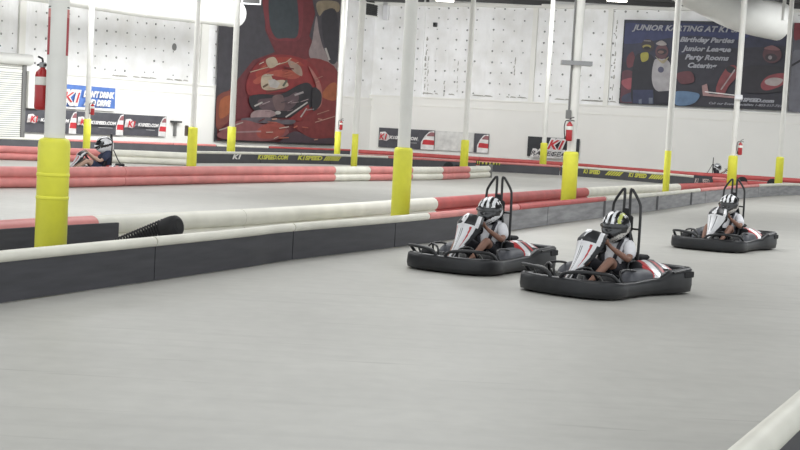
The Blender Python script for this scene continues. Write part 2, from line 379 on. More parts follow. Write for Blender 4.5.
# ------------------------------------------------------------------ banners
DG = pm((78, 78, 84)); WH = pm((226, 224, 222)); RD = pm((196, 52, 60)); PK = pm((214, 130, 136)); BK = pm((44, 46, 50))
def logo(B, cx, cy, s_):
    B.poly([(cx - 6 * s_, cy + 4 * s_), (cx - 4.5 * s_, cy - 5 * s_), (cx + 1 * s_, cy - 5.5 * s_), (cx + 6 * s_, cy - .6 * s_), (cx + 7 * s_, cy + 1.6 * s_), (cx + 2.5 * s_, cy + 5 * s_), (cx - 2 * s_, cy + 3.7 * s_)], WH)
def speed_banner(W, x0, x1, kerb, yt, yb, sl, label, name='sponsor_banner', logo_px=None, text=True):
    B = Banner(name, W, [(x0, yt), (x1, yt + sl * (x1 - x0)), (x1, yb + sl * (x1 - x0)), (x0, yb)], DG, label, 'banner', 'dark wall banners with kerb stripes')
    Y = lambda x: (x - x0) * sl
    H = yb - yt
    if kerb:
        a = x1 - kerb
        B.poly([(a, yb + Y(a)), (a + .5, yt + .62 * H + Y(a)), (a + .3 * kerb, yt + .32 * H + Y(a)), (a + .62 * kerb, yt + .1 * H + Y(a)), (x1, yt + .02 * H + Y(x1)), (x1, yb + Y(x1))], WH)
        B.poly([(a + .2 * kerb, yt + .52 * H + Y(a)), (a + .34 * kerb, yt + .5 * H + Y(a)), (x1, yt + .5 * H + Y(x1)), (x1, yt + .74 * H + Y(x1)), (a + .12 * kerb, yt + .74 * H + Y(a))], RD)
        B.poly([(a + .5 * kerb, yt + .24 * H + Y(a)), (a + .75 * kerb, yt + .12 * H + Y(a)), (x1, yt + .1 * H + Y(x1)), (x1, yt + .3 * H + Y(x1)), (a + .45 * kerb, yt + .32 * H + Y(a))], pm((150, 100, 104)))
    if logo_px:
        cx = logo_px; cy = yt + .45 * H + Y(cx); logo(B, cx, cy, .9)
        B.text('K1', cx - 4, cy + 2.6, cx + 3.6, 5.6, RD, bold=.02, shear=.2, off=.06)
        e = x1 - kerb - 1.5
        B.poly([(cx + 5, cy - .4), (e, cy + 1.2 + Y(e) - Y(cx + 5)), (e, cy + 3.0 + Y(e) - Y(cx + 5)), (cx + 5, cy + 1.8)], pm((120, 120, 126)))
        B.text('K1SPEED.COM', cx + 6.2, cy + 2.2, e, 3, WH, bold=.012, off=.06)
        B.line((cx + 16 if e - cx > 24 else cx + 8, cy + 6), (e - 2, cy + 6.6), .6, pm((170, 170, 172)))
    B.done(); return B
speed_banner(WL, 21.5, 73.5, 8, 107.4, 131.2, .065, 'dark banner beside roller door, logo left, mostly behind the nearest column', logo_px=29)
speed_banner(WL, 74, 120.5, 8, 111, 133.2, .055, 'dark banner with kerb stripes behind column wearing the small extinguisher', logo_px=79)
speed_banner(WL, 121, 163, 8, 114, 134.6, .055, 'dark banner with kerb stripes nearest the giant helmet mural', logo_px=126.5)
speed_banner(WR, 380.3, 436, 14, 127.4, 147, .06, 'dark banner with kerb stripes at right of mural, cut by tall column', logo_px=386)
B = Banner('blank_banner', WR, [(436.5, 130.5), (475, 133), (475, 152.3), (436.5, 150)], pm((214, 214, 210)), 'blank pale banner between two kerb striped banners', 'banner'); B.done()
speed_banner(WR, 475.5, 490, 12, 133, 152.3, .09, 'short dark banner end with kerb stripes right of blank pale banner')
B = Banner('wall_sign', WR, [(529, 136.4), (580.5, 139), (580, 159), (528.5, 156)], BK, 'black wall sign with red and white logo over outlined capitals', 'sign')
B.text('K1', 547, 150, 568, 11, WH, bold=.1, shear=.4); B.text('K1', 549, 148.8, 566, 9, RD, bold=.02, shear=.4, off=.04)
B.text('RACEGEAR', 532, 155.5, 573, 6, WH, bold=.09, shear=.3, off=.02); B.text('RACEGEAR', 533, 154.8, 572, 4.5, pm((70, 70, 76)), bold=-.0, shear=.3, off=.06)
B.done()
B = Banner('safety_banner', WL, [(50, 82), (112.6, 88), (112, 111), (49.5, 108)], WH, 'blue and white banner with slogan about drinking and driving', 'banner')
BL = pm((86, 122, 190))
B.poly([(50.5, 82.5), (112.3, 88.3), (112, 108.6), (50, 105.6)], BL)
B.text('K1', 57, 103, 76.5, 13, WH, bold=.1, shear=.25); B.text('K1', 58.5, 101.5, 75, 10.5, RD, bold=.0, shear=.25, off=.04)
B.text("DON'T DRINK", 79, 96.2, 110, 5.6, WH, bold=.03); B.text('AND DRIVE', 79, 104.6, 106.5, 5.6, WH, bold=.03); B.done()
# giant helmet mural
pm_full = pm
def pm(rgb, rough=.55): return pm_full(tuple(int(v * .64 + g * .12) for v, g in zip(rgb, (100, 92, 96))), rough)
MU = Banner('driver_mural', WL, [(217, -14), (338, -8), (331, 145.8), (212, 140.6)], pm((74, 72, 80)), 'huge mural of a racing driver in red helmet on far wall', 'mural')
dr = pm((122, 44, 50)); r2 = pm((160, 44, 46)); r3 = pm((186, 62, 48)); dk = pm((42, 40, 46)); WHM = pm((220, 214, 206)); gr = pm((120, 110, 112)); tan_ = pm((176, 158, 128)); org = pm((196, 104, 60)); crm = pm((220, 200, 170))
MU.poly([(264, -12), (340, -10), (331, 146), (214, 140), (214, 96), (226, 90), (250, 60), (272, 52), (262, 30), (262, 0)], dr)
MU.poly([(262, -10), (296, -10), (300, 10), (297, 38), (284, 41), (268, 38), (262, 22)], pm((140, 52, 60)), True)
MU.poly([(268, -12), (290, -12), (295, 12), (294, 36), (282, 38), (272, 37), (266, 20)], pm((62, 72, 78)), True)
MU.poly([(308, -8), (340, -8), (337, 40), (334, 72), (320, 60), (306, 36), (312, 14)], pm((84, 80, 86)))
MU.poly([(314, 2), (334, 2), (335, 12), (322, 10), (316, 16)], tan_, True)
MU.poly([(313, 16), (309, 40), (306, 56), (322, 74), (333, 70), (334, 62), (322, 52), (316, 34)], pm((176, 158, 156)), True)
MU.poly([(319, 14), (333, 12), (334, 58), (326, 62), (320, 40)], pm((60, 58, 64)), True)
MU.line((322, 48), (326, 60), 2, WHM)
# car body sweeps
MU.poly([(213, 128), (213, 98), (228, 92), (230, 112), (222, 124)], pm((150, 74, 60)), True); MU.poly([(216, 118), (217, 100), (228, 96), (226, 112)], org, True)
MU.poly([(300, 60), (336, 72), (332, 140), (290, 126), (306, 100)], pm((150, 52, 52)), True)
MU.poly([(318, 96), (326, 84), (333, 84), (332, 100)], org, True)
# helmet
MU.poly([(243, 92), (244, 78), (254, 63), (270, 55), (290, 56), (308, 64), (317, 80), (318, 100), (308, 112), (300, 104), (282, 92), (262, 94), (250, 96)], r2, True)
MU.poly([(252, 74), (262, 62), (276, 57), (292, 59), (300, 66), (286, 64), (268, 68), (256, 78)], r3, True)
MU.poly([(250, 80), (268, 71), (288, 70), (296, 76), (288, 79), (268, 76), (254, 84)], pm((200, 90, 70)), True)
MU.poly([(262, 60), (270, 57), (274, 64), (266, 68)], crm, True); MU.poly([(284, 60), (296, 66), (298, 76), (288, 70)], pm((190, 160, 140)), True)
MU.poly([(258, 76), (266, 74), (270, 80), (280, 80), (284, 86), (268, 90), (258, 88)], crm, True)
MU.line((259, 87), (264, 84), 2, pm((110, 80, 60))); MU.line((279, 86), (283, 80), 2, pm((96, 104, 84))); MU.poly([(264, 80), (270, 79), (276, 83), (273, 88), (266, 88)], WHM); MU.line((262, 92), (282, 88), 1.2, pm((120, 60, 50)))
MU.line((246, 72), (282, 62), .9, crm); MU.line((282, 62), (287, 58), .9, crm)
MU.poly([(245, 97), (256, 94), (276, 94), (296, 84), (306, 84), (311, 98), (302, 112), (284, 117), (262, 116), (248, 108)], dk, True)
MU.poly([(254, 100), (266, 98), (282, 97), (292, 92), (294, 100), (284, 110), (268, 110), (256, 108)], pm((104, 82, 88)), True)
MU.poly([(268, 97), (278, 95), (280, 108), (272, 110)], pm((128, 100, 100)), True)
MU.line((250, 106), (258, 102), 1.6, WHM); MU.line((290, 95), (299, 92), 2, pm((190, 180, 180)))
MU.line((281, 117), (303, 102), 1.4, WHM); MU.poly([(284, 119), (304, 104), (306, 112), (296, 121)], r2); MU.line((296, 117), (302, 108), 1.2, WHM)
MU.poly([(304, 66), (316, 84), (317, 104), (310, 108), (312, 88)], pm((196, 120, 110)), True)
MU.poly([(308, 88), (316, 92), (316, 104), (308, 110)], dk, True)
MU.poly([(246, 114), (252, 110), (266, 110), (272, 114), (262, 118), (248, 119)], pm((190, 160, 160)), True); MU.ell(273, 112.5, 3, 1.8, WHM)
MU.poly([(238, 118), (262, 117), (276, 119), (290, 120), (286, 124), (262, 123), (240, 122)], pm((110, 100, 108)), True)
MU.poly([(214, 132), (236, 120), (258, 124), (272, 122), (284, 132), (268, 140), (240, 140), (216, 138)], pm((162, 90, 90)), True)
MU.poly([(252, 130), (266, 122), (280, 126), (276, 136), (256, 138)], pm((188, 84, 70)), True)
MU.line((214, 130), (238, 122), 1.2, pm((210, 190, 180))); MU.line((226, 132), (256, 131), 1.6, pm((190, 150, 150)))
MU.line((310, 122), (330, 116), .8, pm((220, 170, 150))); MU.line((312, 114), (324, 110), .8, pm((210, 150, 130)))
MU.poly([(276, 140), (290, 131), (308, 138), (330, 138), (330, 145), (280, 143)], pm((84, 66, 76)), True)
MU.poly([(216, 139), (258, 141), (330, 143.5), (331, 146), (214, 141)], pm((36, 34, 36)))
random.seed(11)
for k in range(26):      # reflections on the printed helmet and bodywork
    x = random.uniform(250, 312); y = random.uniform(58, 90) if k < 14 else random.uniform(118, 140); L = random.uniform(3, 10); sl = random.uniform(-.5, .2)
    if ((x - 280) / 34) ** 2 + ((y - 80) / 26) ** 2 < 1 or y > 110: MU.line((x, y), (x + L, y + sl * L), random.uniform(.4, 1.3), random.choice((pm((226, 170, 140)), pm((214, 110, 80)), pm((120, 36, 40)), pm((230, 214, 196)))))
for k in range(10):
    x = random.uniform(252, 300); y = random.uniform(94, 112); L = random.uniform(3, 9)
    MU.line((x, y), (x + L, y - random.uniform(0, 3)), random.uniform(.4, 1), random.choice((pm((150, 120, 124)), pm((60, 54, 62)), pm((190, 170, 170)))))
MU.done()
def pm(rgb, rough=.55): return pm_full(tuple(int(v * .68 + g * .2) for v, g in zip(rgb, (86, 84, 92))), rough)
# junior karting banner
JB = Banner('karting_banner', WR, [(625.6, 18.6), (792.5, 25), (787, 111), (620, 103.8)], pm((52, 56, 80)), 'navy banner advertising junior karting and birthday parties', 'banner', border=BK)
JB.poly([(622, 62), (664, 60), (700, 50), (792, 46), (788, 111), (620, 104)], pm((50, 50, 60)))
JB.poly([(626, 24), (660, 26), (690, 24), (748, 30), (740, 40), (690, 36), (626, 44)], pm((56, 66, 116)), True)
JB.poly([(622, 74), (634, 72), (640, 86), (634, 104), (621, 104)], pm((110, 60, 70)), True); JB.poly([(622, 82), (632, 78), (636, 82), (630, 90)], pm((190, 90, 100)), True)
JB.poly([(624, 96), (636, 92), (640, 100), (624, 102)], pm((70, 74, 100)), True); JB.poly([(628, 58), (634, 52), (636, 64), (629, 68)], pm((120, 56, 64)), True)
JB.poly([(634, 104), (633, 78), (636, 58), (642, 53), (650, 54), (656, 62), (656, 90), (655, 104)], pm((30, 32, 42)), True); JB.poly([(634, 90), (654, 90), (655, 104), (634, 103.5)], pm((52, 60, 96)))
JB.poly([(642, 54), (649, 53), (649, 60), (643, 62)], pm((200, 190, 70)), True)
JB.ell(649, 46, 6.5, 6.5, pm((64, 56, 60))); JB.ell(648, 47, 4.4, 2, pm((190, 176, 90))); JB.ell(648, 48.4, 3.2, 1.6, dk); JB.line((645, 41), (652, 41.5), 1.2, pm((150, 140, 140)))
JB.poly([(655, 62), (660, 59), (668, 60), (672, 68), (671, 90), (658, 91), (653, 80)], pm((214, 210, 210)), True); JB.ell(662, 70, 3, 3, pm((90, 90, 120)))
JB.ell(663, 52, 6.5, 7.5, pm((110, 70, 76))); JB.ell(663, 52, 5, 3, pm((50, 44, 50))); JB.ell(662, 52.5, 3, 1.6, pm((150, 110, 100))); JB.poly([(657, 44), (663, 41), (668, 45), (662, 46)], pm((200, 190, 185)), True)
JB.poly([(656, 56), (663, 61), (670, 57), (664, 64)], pm((206, 190, 150)), True)
JB.poly([(656, 92), (671, 91), (670, 104), (657, 104)], pm((34, 34, 46))); JB.poly([(640, 100), (643, 99), (643, 104), (640, 104)], pm((120, 130, 150))); JB.poly([(650, 98), (654, 98), (654, 104), (650, 104)], pm((130, 140, 160)))
JB.poly([(678, 74), (692, 72), (695, 82), (682, 84)], pm((120, 60, 66)), True); JB.poly([(676, 92), (700, 94), (694, 104), (677, 105)], pm((110, 150, 190)), True)
JB.poly([(717, 92), (720, 80), (728, 68), (736, 66), (740, 74), (730, 86), (724, 96)], pm((160, 70, 74)), True); JB.ell(732, 70, 5, 3.5, dk, .3); JB.line((722, 90), (736, 70), 1.4, pm((214, 190, 190)))
JB.poly([(703, 86), (708, 84), (710, 94), (740, 97), (740, 99), (704, 96)], pm((206, 160, 156))); JB.line((706, 92), (740, 96), 1, WH)
JB.ell(773, 55, 9.5, 8.5, pm((100, 62, 66))); JB.ell(772, 58, 6, 4, pm((60, 50, 54))); JB.poly([(765, 49), (773, 46), (781, 50), (776, 51)], pm((150, 100, 100)), True); JB.ell(771, 58, 2, 2, pm((180, 170, 170)))
JB.poly([(742, 70), (760, 66), (790, 70), (787, 90), (744, 92)], pm((40, 38, 44)), True)
JB.poly([(762, 84), (770, 76), (786, 74), (785, 84), (772, 90), (764, 90)], pm((170, 70, 76)), True); JB.poly([(766, 81), (774, 78), (784, 80), (778, 86), (768, 85)], pm((206, 190, 186)), True)
lt = pm((206, 208, 216))
JB.text('JUNIOR KARTING AT K1 SPEED', 633.5, 30.4, 757, 5.2, lt, bold=.017, shear=.3)
JB.text('Birthday Parties', 681, 42, 735.5, 4.6, lt, bold=.017, shear=.3); JB.text('Junior League', 683, 51, 732, 4.8, lt, bold=.017, shear=.3)
JB.text('Party Rooms', 686, 59.6, 730, 4.8, lt, bold=.017, shear=.3); JB.text('Catering', 689, 67.8, 718, 4.8, lt, bold=.017, shear=.3)
JB.text('K1SPEED.com', 736, 101.3, 775, 3.4, lt, bold=.017, shear=.3); JB.text('Call our Event Specialists 1-855-517-7333', 710, 104.3, 785, 2.2, lt, bold=.004, shear=.3)
JB.done()
pm = pm_full
B = Banner('racing_banner', WR, [(794.5, 22), (870, 26), (865, 116), (788.8, 111)], pm((84, 84, 92)), 'grey racing banner at right edge past the junior karting banner', 'banner')
B.poly([(795, 22), (812, 23), (810, 50), (802, 40), (795, 40)], pm((120, 52, 60)), True); B.poly([(790, 60), (800, 50), (830, 60), (826, 112), (790, 110)], pm((104, 104, 112)), True); B.line((790, 66), (806, 58), 2.5, dk); B.done()
# ------------------------------------------------------------------ wall fittings
def wall_thing(name, W, x0, y0, x1, y1, depth, m, label, cat, frame=None):
    h0 = W.hit(x0, y1); h1 = W.hit(x1, y0)
    r = empty(name, W.P(h0[0], h0[1], 0.0), W.rz, label=label, cat=cat); w_, h_ = h1[0] - h0[0], h1[1] - h0[1]
    return r, w_, h_
r, w_, h_ = wall_thing('wall_vent', WL, 366.8 - 3, -6, 383 - 3, 14.6, .1, None, 'dark louvred vent high on the wall in a white frame', 'vent')
b = MB(); b.box(0, w_, -.1, 0, 0, h_, 'dark_steel'); b.build('backing', r)
b = MB(); k = .07
for q in ((-k, w_ + k, -k, 0), (-k, 0, 0, h_), (w_, w_ + k, 0, h_), (0, w_, h_ * .5, h_ * .5 + .07)): b.box(q[0], q[1], -.16, 0, q[2], q[3], 'trim_white')
b.build('frame', r)
b = MB()
for k in range(12): b.box(0, w_, -.14, -.1, k * h_ / 12, k * h_ / 12 + .02, 'kart_black')
b.build('louvre_slats', r)
h0 = WR.hit(384, 20.5); h1 = WR.hit(390.5, -3); b = MB(); b.bbox(0, max(h1[0] - h0[0], .3), -.3, 0, 0, h1[1] - h0[1], 'kart_white', .03)
o = b.build('wall_box'); o.location = WR.P(h0[0], h0[1], 0); o.rotation_euler = (0, 0, WR.rz); tag(o, 'bright white box high on the wall beside the louvred vent', 'box')
h0 = WR.hit(434, 27); b = MB(); b.bbox(0, .22, -.2, 0, 0, .26, 'dark_steel', .02)
b.lathe([(.001, 0), (.07, 0), (.08, .06), (.001, .06)], 'kart_black', 12, Matrix.Translation((.11, -.2, .13)) @ Matrix.Rotation(math.pi / 2, 4, 'X'))
o = b.build('wall_speaker'); o.location = WR.P(h0[0], h0[1], 0); o.rotation_euler = (0, 0, WR.rz); tag(o, 'small black box high on the quilted wall', 'speaker')
h0 = WL.hit(171, 136); h1 = WL.hit(174, 121.5); r = empty('wall_post', WL.P(h0[0], max(h0[1], 0), .14), WL.rz, label='small grey post with flat dark top against wall left of mural', cat='post')
b = MB(); b.box(0, .12, -.15, 0, 0, h1[1] - h0[1], 'post_grey'); b.build('upright', r)
b = MB(); b.box(-.22, .34, -.3, 0, h1[1] - h0[1] - .06, h1[1] - h0[1] + .04, 'dark_steel'); b.build('crossbar', r)
h0 = WR.hit(447, -1)
# framed screen hung above the mural
p = at(250, 22, 6.0); zt = CAM_H + (hor(250) - 4.6) / 22 ; r = empty('hanging_screen', (p.x, p.y, zt), 0, label='white framed dark screen hanging at top edge beside duct end', cat='screen')
b = MB(); b.box(-.4, .4, 0, .06, 0, .9, 'dark_steel'); b.build('panel', r)
b = MB(); b.box(-.44, .44, -.02, .08, -.06, 0, 'kart_white'); b.box(-.44, -.38, -.02, .08, 0, .9, 'kart_white'); b.box(.38, .44, -.02, .08, 0, .9, 'kart_white'); b.box(-.44, .44, -.02, .08, .9, .96, 'kart_white'); b.build('frame', r)
b = MB()
for x in (-.35, .35): b.tube([(x, .03, .96), (x, .03, CEIL - zt)], .012, 'steel', 6)
b.build('hanger', r)
# ducts
def duct(name, pts, r, label, rings=True):
    P = smooth_path(pts, 10); o0 = Vector(pts[-1]); root = empty(name, o0, 0, label=label, cat='duct')
    n = len(P); rs = [r] * n; b = MB()
    b.tube([p - o0 for p in P], r, 'duct_white', 28)
    # rounded end
    t_ = (P[-1] - P[-2]).normalized()
    if rings: b.tube([P[-1] - o0 + t_ * (math.sin(a) * r * .45) for a in (0, .4, .8, 1.2, 1.5)], r, 'duct_white', 28, rs=[r * math.cos(a) + .001 for a in (0, .4, .8, 1.2, 1.5)])
    b.build('sleeve', root)
    b = MB()
    if rings:
        for i in range(4, n, 5):
            t_ = (P[i] - P[i - 1]).normalized(); b.tube([P[i] - o0 - t_ * .02, P[i] - o0 + t_ * .02], r + .012, 'trim_white', 28)
            b.build('seam_ring', root); b = MB()
        for i in range(n - 1):
            for k in range(3):
                q = P[i].lerp(P[i + 1], k / 3) - o0; b.box(q.x - .03, q.x + .03, q.y - r - .012, q.y - r + .04, q.z - .12, q.z - .06, 'dark_steel')
        b.build('vent_holes', root)
    for i in range(3, n, 8): b = MB(); q = P[i] - o0; b.tube([q + Vector((0, 0, r)), Vector((q.x, q.y, CEIL - o0.z))], .015, 'steel', 6); b.build('hanger', root)
    return root
def dpt(px, py, ppm):
    r = ray(px, py); return CAMP + r * ((F_PX / ppm) / r.y)
duct('air_duct', [dpt(-40, -25, 24.5), dpt(65, -9.5, 22.8), dpt(150, 4, 21.2), dpt(236, 14, 19.8)], .66, 'long white round duct ending beside the mural at upper left')
duct('air_duct', [dpt(600, -56, 22.0), dpt(650, -34, 21.6), dpt(700, -8, 21), dpt(740, 12, 20.5), dpt(780, 22, 20.2)], .92, 'wide white duct sloping down in front of karting banner', rings=False)
p = dpt(772, 2, 21); r = empty('fan_unit', p, 0, label='dark mechanical unit with coils above the white sloping duct', cat='machine')
b = MB(); b.bbox(-.35, .3, -.8, .5, .1, 1.4, 'dark_steel', .03); b.build('housing', r)
b = MB()
for k in range(5): b.tube([(-.3 + .22 * math.cos(a), -.85 - .05 * math.sin(a), .35 + .2 * k + .08 * math.sin(a)) for a in [i * math.pi / 6 for i in range(12)]], .03, 'kart_black', 6, closed=True)
b.build('coil', r)
b = MB(); b.tube([(-.8, -.8, .6), (-.4, -.8, .3), (.5, -.8, .5)], .05, 'steel', 8); b.tube([(.4, -.7, -.9), (.4, -.7, 1.2)], .09, 'duct_white', 10); b.build('pipe', r)
b = MB(); b.tube([(0, 0, 1.4), (0, 0, CEIL - p.z)], .03, 'steel', 8); b.build('hanger', r)
# ------------------------------------------------------------------ ceiling lights
def lamp(px, py, ppm, label):
    p = dpt(px, py, ppm); z = min(p.z, CEIL - .45); r = empty('high_bay_lamp', (p.x, p.y, z), 0, label=label, cat='lamp', group='high bay lamps under the roof')
    b = MB(); b.bbox(-.55, .55, -.28, .28, .04, .14, 'trim_white', .03); b.build('housing', r)
    b = MB(); b.box(-.5, .5, -.24, .24, 0, .04, 'lamp_glow'); b.build('diffuser', r)
    b = MB(); b.tube([(-.5, 0, .14), (-.5, 0, CEIL - z)], .012, 'steel', 6); b.tube([(.5, 0, .14), (.5, 0, CEIL - z)], .012, 'steel', 6); b.build('hanger', r)
lamp(445, 0.5, 17.3, 'glowing lamp at top edge above the blank quilted wall'); lamp(617, 1.5, 18.6, 'glowing lamp at top edge just left of karting banner')
# ------------------------------------------------------------------ columns
def column(px, ppm, rp, rs, label, cap=True, H=1.55, extra=None, seams=False):
    p = at(px, ppm, H); r = empty('column', (p.x, p.y, 0), 0, label=label, cat='column', group='white steel columns with yellow bases')
    b = MB(); b.tube([(0, 0, 0), (0, 0, CEIL)], rp, 'pole_paint', 28); b.build('pole', r)
    b = MB()
    if cap: b.lathe([(rs * 1.0, 0), (rs, H - .09), (rs * .98, H - .05), (rs * .9, H - .015), (rp * 1.02, H), (rp * 1.0, H - .02)], 'yellow_plastic', 36)
    else: b.lathe([(rs, 0), (rs, H), (rp, H + .004)], 'yellow_plastic', 28)
    if seams:
        for z in (H - .42, H - .67): b.lathe([(rs, z), (rs + .006, z + .01), (rs + .006, z + .03), (rs, z + .04)], 'yellow_plastic', 36)
    b.build('yellow_sleeve', r); return Vector((p.x, p.y, 0))
PA = column(54.5, 92, .11, .172, 'nearest column at left, with thick domed yellow sleeve', seams=True)
PB = column(87.5, 24, .11, .15, 'column behind the lone driver at far left, small extinguisher on it', False)
PC = column(193, 31, .085, .16, 'column standing between black post and mural left edge')
PD = column(232, 23.3, .125, .18, 'column crossing the left half of the helmet mural', False)
PE = column(338.2, 19.9, .14, .155, 'left one of the close column pair right of mural', False)
PF = column(355.5, 24.5, .128, .13, 'right one of the close column pair right of mural', False)
PG = column(403.7, 60, .106, .158, 'tall near column at the middle with domed yellow sleeve')
PH = column(465.3, 23.7, .11, .172, 'column right behind white end of the striped barrier')
PI = column(544.2, 19.2, .115, .18, 'thin far column in front of the black logo sign')
PJ = column(571.3, 43, .105, .178, 'column behind the middle kart carrying a red extinguisher and conduit')
PK_ = column(668.3, 33, .095, .1, 'slim column painted yellow without sleeve, left of rightmost kart', False, H=1.64)
PL = column(733.3, 27, .105, .172, 'column directly behind the rightmost kart')
PM = column(780.3, 22.8, .1, .17, 'rightmost column, against the end of the karting banner')
# wrap round sign with red edges high on the nearest column
ca = [o for o in bpy.data.objects if o.get('label', '').startswith('nearest column at left')][0]
b = MB(); za, zb = 2.44, 2.96; th0 = math.atan2(-PA.y, -PA.x)
def wrap(u, v): a = th0 + (u - .5) * 2.75; return (.113 * math.cos(a), .113 * math.sin(a), za + (zb - za) * v)
def wrapm(u, v):
    a = abs(u - .5) * 2.75
    if a < .86: return 'pole_paint'
    if v > .965: return 'dark_steel'
    return 'tube_pink' if .78 < v < .94 else ('pole_paint' if v >= .94 else 'sign_red')
mat('sign_red', (170, 60, 68), .5)
b.grid(wrap, 48, 40, 'pole_paint', wrapm); b.build('wrap_sign', ca)
# conduit and clamp on column J
cj = [o for o in bpy.data.objects if o.get('label', '').startswith('column behind the middle kart')][0]; bpy.context.view_layer.update()
b = MB(); b.tube([(-.125, -.06, 2.4), (-.125, -.06, CEIL)], .022, 'post_grey', 8); b.build('conduit', cj)
b = MB(); zc_ = CAM_H + (hor(575) - 64) / 43; b.box(-.36, .34, -.16, .14, zc_ - .05, zc_ + .05, 'steel'); b.build('clamp', cj)
b = MB(); b.bbox(-.19, -.07, -.13, -.02, 2.3, 2.5, 'post_grey', .01); b.build('junction_box', cj)
r = empty('column_bracket', (PL.x, PL.y - .12, CAM_H + (hor(737) - 98) / 27), 0, label='small white bracket box midway up column behind rightmost kart', cat='bracket')
b = MB(); b.bbox(-.14, .14, -.1, 0, -.08, .1, 'kart_white', .02); b.build('box', r)
def extinguisher(loc, s_, label, rz=0):
    r = empty('fire_extinguisher', loc, rz, label=label, cat='fire extinguisher', group='fire extinguishers on columns'); r.scale = (s_, s_, s_)
    b = MB(); b.lathe([(.05, 0), (.075, .012), (.08, .04), (.08, .36), (.07, .41), (.03, .45), (.025, .47)], 'ext_red', 20); b.build('cylinder', r)
    b = MB(); b.lathe([(.081, .27), (.0815, .28), (.0815, .355), (.081, .36)], 'trim_white', 20); b.build('label_sticker', r)
    b = MB(); b.bbox(-.03, .03, -.03, .03, .46, .52, 'steel', .008); b.tube([(0, 0, .52), (.03, -.02, .56), (.1, -.03, .58)], .012, 'steel_black', 6); b.tube([(0, 0, .5), (.05, -.02, .5), (.11, -.03, .49)], .012, 'steel_black', 6); b.build('handle', r)
    b = MB(); b.tube(smooth_path([(-.03, 0, .49), (-.1, -.03, .48), (-.13, -.04, .36), (-.12, -.03, .2), (-.1, -.02, .1)], 6), .013, 'steel_black', 8); b.tube([(-.1, -.02, .12), (-.1, -.02, .04)], .013, 'steel_black', 8, rs=[.014, .024]); b.build('hose', r)
p = at(40.5, 92, 1.9); z = CAM_H + (hor(41) - 110) / 92; extinguisher((PA.x - .19, PA.y + .13, z), 1.0, 'fire extinguisher half hidden at left of nearest column', rz=2.6)
z = CAM_H + (hor(569) - 141) / 43; extinguisher((PJ.x - .1, PJ.y - .19, z), .95, 'red fire extinguisher facing camera on column behind middle kart')
z = CAM_H + (hor(92) - 115) / 24; extinguisher((PB.x + .22, PB.y - .12, z), 1.0, 'fire extinguisher on far left column before the blue banner')
z = CAM_H + (hor(341) - 130) / 19.9; extinguisher((PE.x + .14, PE.y - .22, z), 1.0, 'fire extinguisher on column just right of mural')
z = CAM_H + (hor(739.5) - 155) / 27; extinguisher((PL.x + .22, PL.y - .06, z), 1.0, 'fire extinguisher on column behind rightmost kart')
r = empty('column_box', (PC.x - .2, PC.y - .02, 1.25), 0, label='small brown box fixed at left of column near mural edge', cat='box')
b = MB(); b.bbox(-.05, .05, -.08, .08, 0, .34, pm((110, 96, 88)), .01); b.build('body', r)
# ------------------------------------------------------------------ barriers
def path_px(pts, h):
    """pixel polyline seen at height h -> dense list of (px, Vector ground)"""
    q = [Vector((px, *G(px, py, h).xy)) for (px, py) in pts]
    return [(v.x, Vector((v.y, v.z, 0))) for v in smooth_path(q, 12)]
def sub(path, a, b_):
    out = []
    for i in range(len(path) - 1):
        (p0, v0), (p1, v1) = path[i], path[i + 1]
        if p1 <= a or p0 >= b_: continue
        s0 = max(a, p0); s1 = min(b_, p1)
        if not out: out.append(v0.lerp(v1, (s0 - p0) / (p1 - p0)))
        out.append(v0.lerp(v1, (s1 - p0) / (p1 - p0)))
    return out
def offset(P, d):
    out = []
    for i, p in enumerate(P):
        t_ = (P[min(i + 1, len(P) - 1)] - P[max(i - 1, 0)]).normalized(); n = Vector((t_.y, -t_.x, 0))
        if n.dot(-p) < 0: n = -n
        out.append(p + n * d)
    return out
def tubes_part(name, P, r, zs, m, root, seg=18, off=0):
    b = MB(); Q = offset(P, off)
    for z in zs: b.tube([(q.x, q.y, z) for q in Q], r, m, seg)
    return b.build(name, root, root.location)
def panel_part(P, z0, z1, th, m, root, off=0.0, name='rub_panel'):
    b = MB(); F = offset(P, off + th / 2); K = offset(P, off - th / 2); vs = []; n = len(P)
    for f, k in zip(F, K): vs += [(f.x, f.y, z0), (f.x, f.y, z1), (k.x, k.y, z1), (k.x, k.y, z0)]
    fs = [(0, 1, 2, 3), tuple(4 * (n - 1) + i for i in (3, 2, 1, 0))]
    for i in range(n - 1):
        a = 4 * i
        for j in range(4): l = (j + 1) % 4; fs.append((a + j, a + 4 + j, a + 4 + l, a + l))
    b.add(vs, fs, m); return b.build(name, root, root.location)
def barrier(label, path, topsegs, panels=(), double=(), r=.132, name='track_barrier', tr=.058, backing=True):
    root = empty(name, path[0][1], 0, label=label, cat='barrier', group='low barriers edging the kart lanes')
    for a, b_, m in topsegs: tubes_part('top_tube', sub(path, a, b_), tr, [.505 - tr], m, root, off=0)
    for a, b_, m in panels:
        P = sub(path, a, b_)
        panel_part(P, .01, .43, .05, m, root)
    for a, b_, m in double: tubes_part('rail_tubes', sub(path, a, b_), r, [r, .5 - r], m, root)
    return root
